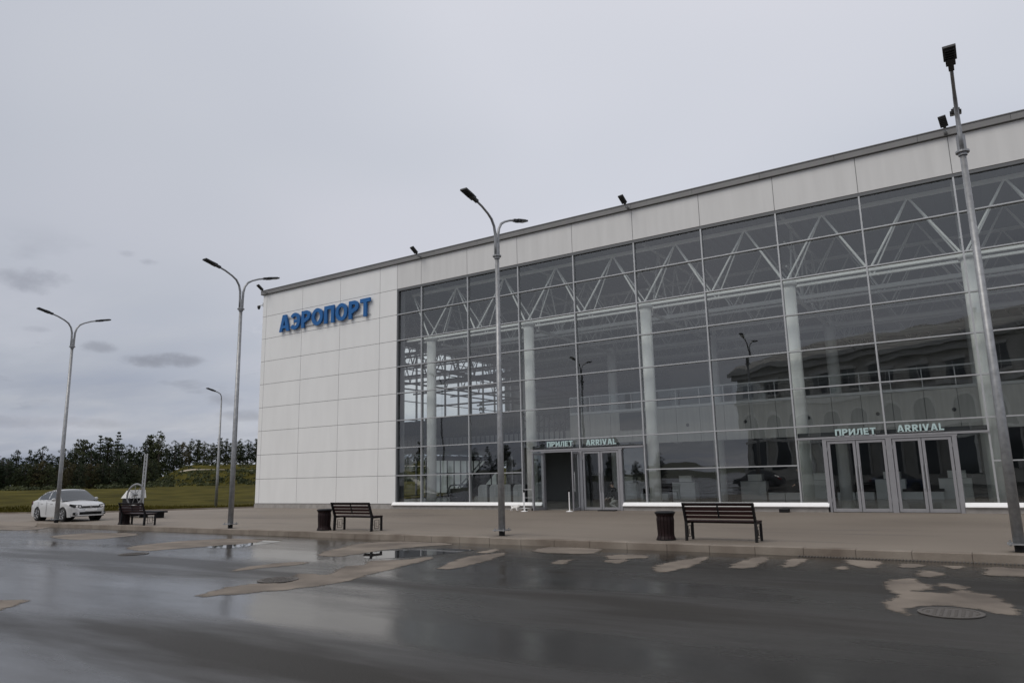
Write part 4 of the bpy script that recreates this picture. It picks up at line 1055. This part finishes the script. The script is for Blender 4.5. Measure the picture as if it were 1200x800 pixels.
# two cars behind the camera that show as reflections in the doors
for x, y, rz, c_, lab in ((-6.5, -37.5, R(4), (.04, .07, .16), 'dark blue car reflected in the right-hand doors'), (-17.5, -36, R(186), (.10, .10, .11), 'dark grey car reflected in the lower glass between the entrances')):
    o = copy_tree(car); o.location = (x, y, -.15); o.rotation_euler = (0, 0, rz); tag(o, lab, 'car'); pm = mat('car_paint', c_, .25, coat=.6)
    for ch in o.children:
        if any(s_.material == paint_m for s_ in ch.material_slots):
            ch.data = ch.data.copy()
            for k in range(len(ch.data.materials)):
                if ch.data.materials[k] == paint_m: ch.data.materials[k] = pm

# ------------------------------------------------------------------ manholes, drain
def make_manhole(rad):
    r_ = empty('manhole_cover', 'x', 'manhole cover')
    b = MB(); b.lathe([(rad, -.004), (rad, .005), (rad-.05, .006), (rad-.05, .0)], n=32); b.build('ring', iron_m, r_)
    b = MB(); b.lathe([(rad-.06, -.004), (rad-.06, .001)], n=32)
    k = -rad+.1
    while k < rad-.08:
        w = math.sqrt(max(0, (rad-.08)**2-k*k)); y = -w
        while y < w-.05: b.box(k, k+.035, y, min(y+.05, w), .001, .009); y += .085
        k += .075
    b.build('cover', iron_m, r_); return r_
mhp = make_manhole(.36)
for i, (x, y, lab) in enumerate([(-.63, -20.03, 'round iron manhole cover in the road at the lower right'), (-11.08, -21.6, 'round iron manhole cover at the edge of the long dry patch in the middle'), (-18.76, -19.9, 'round iron manhole cover in the streaky wet road on the left')]):
    o = mhp if i == 0 else copy_tree(mhp); o.location = (x, y, -.139); tag(o, lab, 'manhole cover', 'manhole covers in the road')
b = MB(); x = -3.6
b.mi = 0
while x < 2.2: b.box(x, x+.03, -14.44, -14.315, -.148, -.135); x += .06
drain = b.build('drain_grate', iron_m); tag(drain, 'narrow slotted drain grate along the foot of the kerb on the right', 'drain')

# ------------------------------------------------------------------ things by the open door
def make_post():
    r_ = empty('barrier_post', 'x', 'barrier post')
    b = MB(); b.lathe([(.17, 0), (.17, .015), (.05, .04), (.03, .05)], n=20); b.build('base', sill_m, r_, smooth=True)
    b = MB(); b.tube([(0, 0, .04), (0, 0, .90)], .026, 12); b.build('post', sill_m, r_)
    b = MB(); b.lathe([(.035, .88), (.045, .90), (.045, .98), (.03, 1.0)], n=14); b.build('head', black_m, r_); return r_
bp_ = make_post()
for i, (x, y, lab) in enumerate([(-16.25, -1.15, 'white barrier post with black head at the right of the open door'), (-18.55, -1.35, 'white barrier post with black head left of the open door by the small dog')]):
    o = bp_ if i == 0 else copy_tree(bp_); o.location = (x, y, 0); tag(o, lab, 'barrier post', 'barrier posts at the open door')
r_ = empty('luggage_trolley', 'small steel luggage trolley standing left of the open door', 'trolley', (-18.85, -.85, 0))
b = MB(); 
for x in (-.25, .25): b.tube([(x, -.25, .12), (x, .3, .12), (x, .36, .98)], .014, 8)
b.tube([(-.25, -.25, .12), (.25, -.25, .12)], .014, 8); b.tube([(-.25, .36, .98), (.25, .36, .98)], .016, 8); b.tube([(-.25, .33, .6), (.25, .33, .6)], .011, 8)
for k in range(4): b.tube([(-.25, -.15+k*.12, .12), (.25, -.15+k*.12, .12)], .009, 6)
b.build('frame', alu_m, r_)
for x, y in ((-.25, -.22), (.25, -.22), (-.25, .28), (.25, .28)):
    b = MB(); b.lathe([(.03, -.015), (.055, -.012), (.055, .012), (.03, .015)], (x, y, .056), 14, 'x'); b.build('wheel', rub_m, r_)

# ------------------------------------------------------------------ figures (skin surfaces, baked to one mesh)
def figure(name, joints, edges, root_i, matf, mats, loc, rz=0, sub=2):
    me = bpy.data.meshes.new(name); me.from_pydata([j[0] for j in joints], edges, [])
    o = bpy.data.objects.new('tmp', me); col.objects.link(o)
    s = o.modifiers.new('skin', 'SKIN'); s.use_smooth_shade = True
    for i, j in enumerate(joints):
        sv = me.skin_vertices[0].data[i]; r0 = j[1]; sv.radius = r0 if isinstance(r0, tuple) else (r0, r0); sv.use_root = (i == root_i)
    u = o.modifiers.new('sub', 'SUBSURF'); u.levels = sub; u.render_levels = sub
    bpy.context.view_layer.update()
    m2 = bpy.data.meshes.new_from_object(o.evaluated_get(bpy.context.evaluated_depsgraph_get())); bpy.data.objects.remove(o)
    m2.materials.clear()
    for m_ in mats: m2.materials.append(m_)
    for p in m2.polygons: p.material_index = matf(p.center); p.use_smooth = True
    q = bpy.data.objects.new(name, m2); col.objects.link(q); q.location = loc; q.rotation_euler = (0, 0, rz); return q
def add_hand(J, E, wrist, d, side, down=Vector((0, 0, -1))):
    """palm plus five separate curled fingers leaving the wrist along d"""
    w = Vector(J[wrist][0]); d = Vector(d).normalized(); sv = Vector(side).normalized(); c = d.cross(sv).normalized()
    J.append((tuple(w+d*.05), (.036, .018))); palm = len(J)-1; E.append((wrist, palm))
    for k, (off, ln) in enumerate(((-.030, .060), (-.010, .075), (.010, .070), (.030, .055))):
        a = w+d*.095+sv*off; J.append((tuple(a), .010)); i0 = len(J)-1; E.append((palm, i0))
        J.append((tuple(a+d*ln*.55+c*.012), .009)); E.append((i0, len(J)-1)); i1 = len(J)-1
        J.append((tuple(a+d*ln*.9+c*.035), .008)); E.append((i1, len(J)-1))
    a = w+d*.045-sv*.045; J.append((tuple(a), .011)); E.append((palm, len(J)-1)); i1 = len(J)-1
    J.append((tuple(a+d*.035-sv*.012+c*.02), .009)); E.append((i1, len(J)-1))
def head_extras(q, c, hair_back, face, m_hair=hair_m):
    b = MB(); c = Vector(c); f = Vector(face).normalized()
    n = 12
    for i in range(n+1):
        pass
    v = []; fs_ = []
    for i in range(9):
        th = math.pi*i/8*.62
        for k in range(16):
            ph = 2*math.pi*k/16; p = Vector((math.sin(th)*math.cos(ph)*.092, math.sin(th)*math.sin(ph)*.092, math.cos(th)*.112))
            p = p-f*.022+Vector((0, 0, .012)); v.append(c+p)
    for i in range(8):
        for k in range(16): fs_.append((i*16+k, i*16+(k+1) % 16, (i+1)*16+(k+1) % 16, (i+1)*16+k))
    b.add(v, fs_); b.build('hair', m_hair, q, smooth=True)
    s = Vector((-f.y, f.x, 0)); b = MB()
    for t in (-1, 1): b.lathe([(.002, -.01), (.011, -.004), (.011, .004), (.002, .01)], tuple(c+f*.083+s*t*.032+Vector((0, 0, .005))), 8)
    b.build('eyes', black_m, q)
    b = MB(); b.tube([tuple(c+f*.082+Vector((0, 0, .0))), tuple(c+f*.108+Vector((0, 0, -.028))), tuple(c+f*.085+Vector((0, 0, -.038)))], [.008, .012, .008], 6); b.tube([tuple(c+f*.080-s*.024+Vector((0, 0, -.058))), tuple(c+f*.088+Vector((0, 0, -.058))), tuple(c+f*.080+s*.024+Vector((0, 0, -.058)))], .006, 6)
    b.build('nose_and_mouth', skin_m, q)
# walking person behind the glass right of a column, dark clothes, stooping forward towards -x
J = [((0, 0, .92), .15), ((0, 0, 1.10), .14), ((-.05, 0, 1.32), (.17, .13)), ((-.10, 0, 1.44), .12), ((-.13, 0, 1.50), .055), ((-.16, 0, 1.58), (.078, .085)), ((-.17, 0, 1.68), (.075, .082)),
     ((0, .10, .88), .10), ((-.16, .10, .50), .07), ((-.06, .10, .10), .045), ((-.20, .10, .045), .035),
     ((0, -.10, .88), .10), ((.16, -.10, .50), .07), ((.40, -.10, .18), .045), ((.33, -.10, .06), .035),
     ((-.09, .20, 1.40), .065), ((.06, .24, 1.12), .05), ((-.10, .24, .90), .035), ((-.09, -.20, 1.40), .065), ((-.14, -.24, 1.12), .05), ((-.32, -.22, .98), .035)]
Ed = [(0, 1), (1, 2), (2, 3), (3, 4), (4, 5), (5, 6), (0, 7), (7, 8), (8, 9), (9, 10), (0, 11), (11, 12), (12, 13), (13, 14), (3, 15), (15, 16), (16, 17), (3, 18), (18, 19), (19, 20)]
add_hand(J, Ed, 17, (-.6, 0, -.7), (0, 1, 0)); add_hand(J, Ed, 20, (-.9, 0, -.4), (0, 1, 0))
def mf(c):
    if c.z > 1.50: return 2
    if abs(c.y) > .15 and c.x < -.33 or (abs(c.y) > .15 and c.z < .88 and c.x < -.1): return 2
    return 1 if c.z < .86 else 0
p1 = figure('person', J, Ed, 0, mf, [cloth_m, jean_m, skin_m], (-6.95, 3.2, .03)); tag(p1, 'person in dark clothes walking behind the glass left of the right-hand doors', 'person')
head_extras(p1, (-.175, 0, 1.66), 0, (-1, 0, -.15))
# crouching person behind the right leaf of the left entrance
J = [((0, 0, .42), .16), ((-.05, 0, .60), .15), ((-.14, 0, .82), (.17, .13)), ((-.18, 0, .93), .11), ((-.21, 0, 1.0), .055), ((-.25, 0, 1.08), (.078, .085)), ((-.26, 0, 1.17), (.075, .082)),
     ((0, .11, .40), .11), ((-.36, .16, .46), .075), ((-.20, .15, .09), .045), ((-.36, .15, .045), .035),
     ((0, -.11, .40), .11), ((-.30, -.20, .22), .075), ((.02, -.18, .10), .045), ((-.10, -.19, .045), .035),
     ((-.17, .20, .88), .062), ((-.30, .24, .66), .05), ((-.46, .18, .52), .034), ((-.17, -.20, .88), .062), ((-.32, -.24, .64), .05), ((-.48, -.16, .48), .034)]
Ed = [(0, 1), (1, 2), (2, 3), (3, 4), (4, 5), (5, 6), (0, 7), (7, 8), (8, 9), (9, 10), (0, 11), (11, 12), (12, 13), (13, 14), (3, 15), (15, 16), (16, 17), (3, 18), (18, 19), (19, 20)]
add_hand(J, Ed, 17, (-.8, -.2, -.5), (0, 1, 0)); add_hand(J, Ed, 20, (-.8, .2, -.5), (0, 1, 0))
def mf2(c):
    if c.z > 1.0 or c.x < -.47: return 2
    return 1 if c.z < .42 or (c.x < -.12 and c.z < .55 and abs(c.y) < .22) else 0
p2 = figure('person', J, Ed, 0, mf2, [cloth_m, pale_m, skin_m], (-14.75, .75, .03)); tag(p2, 'person in a black top and pale trousers crouching behind the closed left entrance door', 'person')
head_extras(p2, (-.265, 0, 1.15), 0, (-1, 0, -.2))
# small white dog
J = [((0, 0, .17), .055), ((.09, 0, .185), .060), ((.18, 0, .17), .058), ((.23, 0, .20), .042), ((.27, 0, .26), .042), ((.33, 0, .245), .024),
     ((.19, .04, .10), .022), ((.20, .04, .015), .018), ((.19, -.04, .10), .022), ((.22, -.04, .015), .018),
     ((-.02, .04, .11), .030), ((-.055, .04, .075), .018), ((-.04, .04, .015), .016), ((-.02, -.04, .11), .030), ((-.075, -.04, .075), .018), ((-.06, -.04, .015), .016),
     ((-.06, 0, .20), .02), ((-.10, 0, .26), .016), ((.262, .03, .30), .012), ((.262, -.03, .30), .012)]
Ed = [(0, 1), (1, 2), (2, 3), (3, 4), (4, 5), (2, 6), (6, 7), (2, 8), (8, 9), (0, 10), (10, 11), (11, 12), (0, 13), (13, 14), (14, 15), (0, 16), (16, 17), (4, 18), (4, 19)]
dog = figure('dog', J, Ed, 0, lambda c: 0, [fur_m], (-19.25, -1.25, 0)); tag(dog, 'small white dog on the plaza left of the open door', 'dog'); dog.scale = (1.25, 1.25, 1.05)
b = MB(); b.lathe([(.002, -.01), (.011, 0), (.002, .01)], (.352, 0, .25), 8); b.build('nose', black_m, dog)

# door mats / low black blocks on the plinth
for x, w_, lab in ((-14.75, .85, 'flat black door mat in front of the closed leaf of the left entrance'), (-7.05, .35, 'small black block at the foot of the glass left of the right-hand doors')):
    b = MB(); b.box(x-w_/2, x+w_/2, -.50, -.20, 0, .05 if w_ > .5 else .14); o = b.build('door_mat' if w_ > .5 else 'black_block', black_m, bevel=.01); tag(o, lab, 'mat' if w_ > .5 else 'block')

# ------------------------------------------------------------------ interior fittings
def make_counter():
    r_ = empty('service_counter', 'x', 'counter')
    b = MB(); b.box(-.72, .72, -.35, .35, 0, 1.02); b.build('front', counter_m, r_, bevel=.01)
    b = MB(); b.box(-.30, .50, -.25, .30, 1.022, 1.42); b.build('upper_panel', counter_m, r_, bevel=.01)
    b = MB(); b.box(-.74, .74, -.37, .36, 1.021, 1.045); b.build('worktop', kiosk_m, r_); 
    b = MB(); b.box(-.7, .7, -.34, .3, -.0, .08); b.build('kickboard', black_m, r_); return r_
cn = make_counter()
for i, (x, lab) in enumerate([(-19.8, 'white stepped counter just right of the left entrance doors'), (-15.95, 'white stepped counter behind the litter bin and right bench'), (-11.75, 'white stepped counter over the middle of the right bench'), (-8.1, 'white stepped counter behind the walking person'), (-4.6, 'white stepped counter seen through the middle of the right-hand doors'), (-1.65, 'white stepped counter seen at the right end of the right-hand doors'), (2.2, 'white stepped counter behind the nearest street lamp')]):
    o = cn if i == 0 else copy_tree(cn); o.location = (x, 13.2, .03); tag(o, lab, 'counter', 'white counters inside the hall')
def make_conv():
    r_ = empty('baggage_scale', 'x', 'baggage scale')
    b = MB(); b.box(-.9, -.02, -.3, .3, 0, .38); b.box(.02, .9, -.3, .3, 0, .38); b.build('cabinet', counter_m, r_)
    b = MB(); b.add([(-.95, -.33, .382), (.95, -.33, .382), (.95, .4, .75), (-.95, .4, .75)], [(0, 1, 2, 3)]); b.box(-.03, .03, .3, .34, .38, 1.2); b.box(-.95, .95, .4, .46, .38, .76); b.build('belt', conv_m, r_); return r_
cv = make_conv()
for i, (x, lab) in enumerate([(-17.8, 'dark baggage scale left of the counter behind the litter bin'), (-9.95, 'dark sloping baggage scale between the bench counter and the walking person'), (-6.3, 'dark baggage scale left of the counter in the right-hand doors'), (-3.1, 'dark baggage scale between the two counters in the right-hand doors')]):
    o = cv if i == 0 else copy_tree(cv); o.location = (x, 12.9, .03); tag(o, lab, 'baggage scale', 'baggage scales inside the hall')
for i in range(4):
    if i == 0:
        k0 = empty('steel_barrier', 'x', 'barrier'); b = MB()
        v = []; pr = [(0, 0), (0, 1.0), (.06, 1.12), (.18, 1.18), (.62, 1.18), (.62, 0)]
        for y in (-.2, .2): v += [(x, y, z) for x, z in pr]
        b.add(v, [tuple(range(6)), tuple(range(6, 12))]+[(k, (k+1) % 6, 6+(k+1) % 6, 6+k) for k in range(6)]); b.build('panel', kiosk_m, k0)
        b = MB(); b.box(.63, .74, -.19, .19, 0, 1.16); b.build('end_panel', dark_m, k0); o = k0
    else: o = copy_tree(k0)
    o.location = (-24.2+.78*i, 3.0, .03); tag(o, ['leftmost', 'second from the left', 'third from the left', 'rightmost'][i]+' of the four rounded steel barrier panels left of the open door', 'barrier', 'rounded steel barrier panels')
r_ = empty('escalator', 'dark escalator rising to the gallery behind the second glass bay', 'escalator', (-29.9, 8.0, 0.03))
b = MB(); b.add([(x, y, z) for y in (-.45, .45) for x, z in ((0, .0), (1.0, .0), (4.6, 3.3), (5.4, 3.5), (5.4, 4.1), (4.6, 4.1), (.9, .9), (0, .9))], [(0, 1, 2, 3, 4, 5, 6, 7), tuple(range(8, 16))]+[(k, (k+1) % 8, 8+(k+1) % 8, 8+k) for k in range(8)]); b.build('balustrade', dark_m, r_)
b = MB()
for y in (-.5, .5): b.tube([(.6, y, .35), (.15, y, .30), (-.05, y, .55), (-.05, y, .95), (.15, y, 1.12), (.95, y, 1.15), (4.7, y, 4.4), (5.4, y, 4.5)], .045, 8)
b.build('handrail', kiosk_m, r_, smooth=True)

# ------------------------------------------------------------------ old building behind the photographer, seen only as a reflection
A0 = Vector((-27.9, -70, 0)); ux = Vector((.864, .503, 0)); uy = Vector((.503, -.864, 0)); rot = Matrix((ux, uy, Vector((0, 0, 1)))).transposed()
ang = math.atan2(ux.y, ux.x)
OB = empty('old_building', 'old rendered building with arches and cornice, reflected in the right part of the glass front', 'building', tuple(A0), ang)
def obld(b, name, m): return b.build(name, m, OB)
# local x along the facade, local -y would be behind: facade faces local +y side (towards the terminal)
b = MB(); b.box(0, 44, -14, 0, -.2, 15.0); obld(b, 'wall', ston_m)
b = MB(); b.box(-.8, 44.8, -14.8, 1.0, 15.0, 15.5); b.box(-.4, 44.4, -.01, .5, 14.4, 14.99); b.box(-.1, 44.1, .005, .3, 9.9, 10.3); b.box(-.1, 44.1, .005, .25, 4.9, 5.2); obld(b, 'cornice', ston2_m)
b = MB(); b.add([(-.8, -14.8, 15.5), (44.8, -14.8, 15.5), (44.8, 1, 15.5), (-.8, 1, 15.5), (5, -7, 18.6), (40, -7, 18.6)], [(0, 1, 5, 4), (2, 3, 4, 5), (3, 0, 4), (1, 2, 5)]); obld(b, 'roof', tin_m)
for i in range(11):
    x = 2+4*i; b = MB(); b.box(x-1.0, x+1.0, .01, .06, 11, 13.4); o = obld(b, 'window', cglass_m)
    b = MB(); b.box(x-1.25, x+1.25, .065, .3, 13.45, 13.8); b.box(x-1.2, x+1.2, .065, .3, 10.7, 10.95); b.box(x-.04, x+.04, .065, .1, 11, 13.4); b.build('window_frame', ston2_m, o)
    b = MB(); n = 14; prof = [(x-1.3, 1.0)]+[(x-1.3*math.cos(math.pi*k/n), 7.6+1.3*math.sin(math.pi*k/n)) for k in range(n+1)]+[(x+1.3, 1.0)]
    b.add([(p[0], .03, p[1]) for p in prof]+[(p[0], .06, p[1]) for p in prof], [tuple(range(len(prof))), tuple(range(len(prof), 2*len(prof)))]); o = obld(b, 'arched_window', cglass_m)
    b = MB(); b.tube([(p[0], .12, p[1]) for p in prof], .14, 6); b.build('window_frame', ston2_m, o)
OB.rotation_euler = (0, 0, ang)
OB.scale = (1, 1, 1)
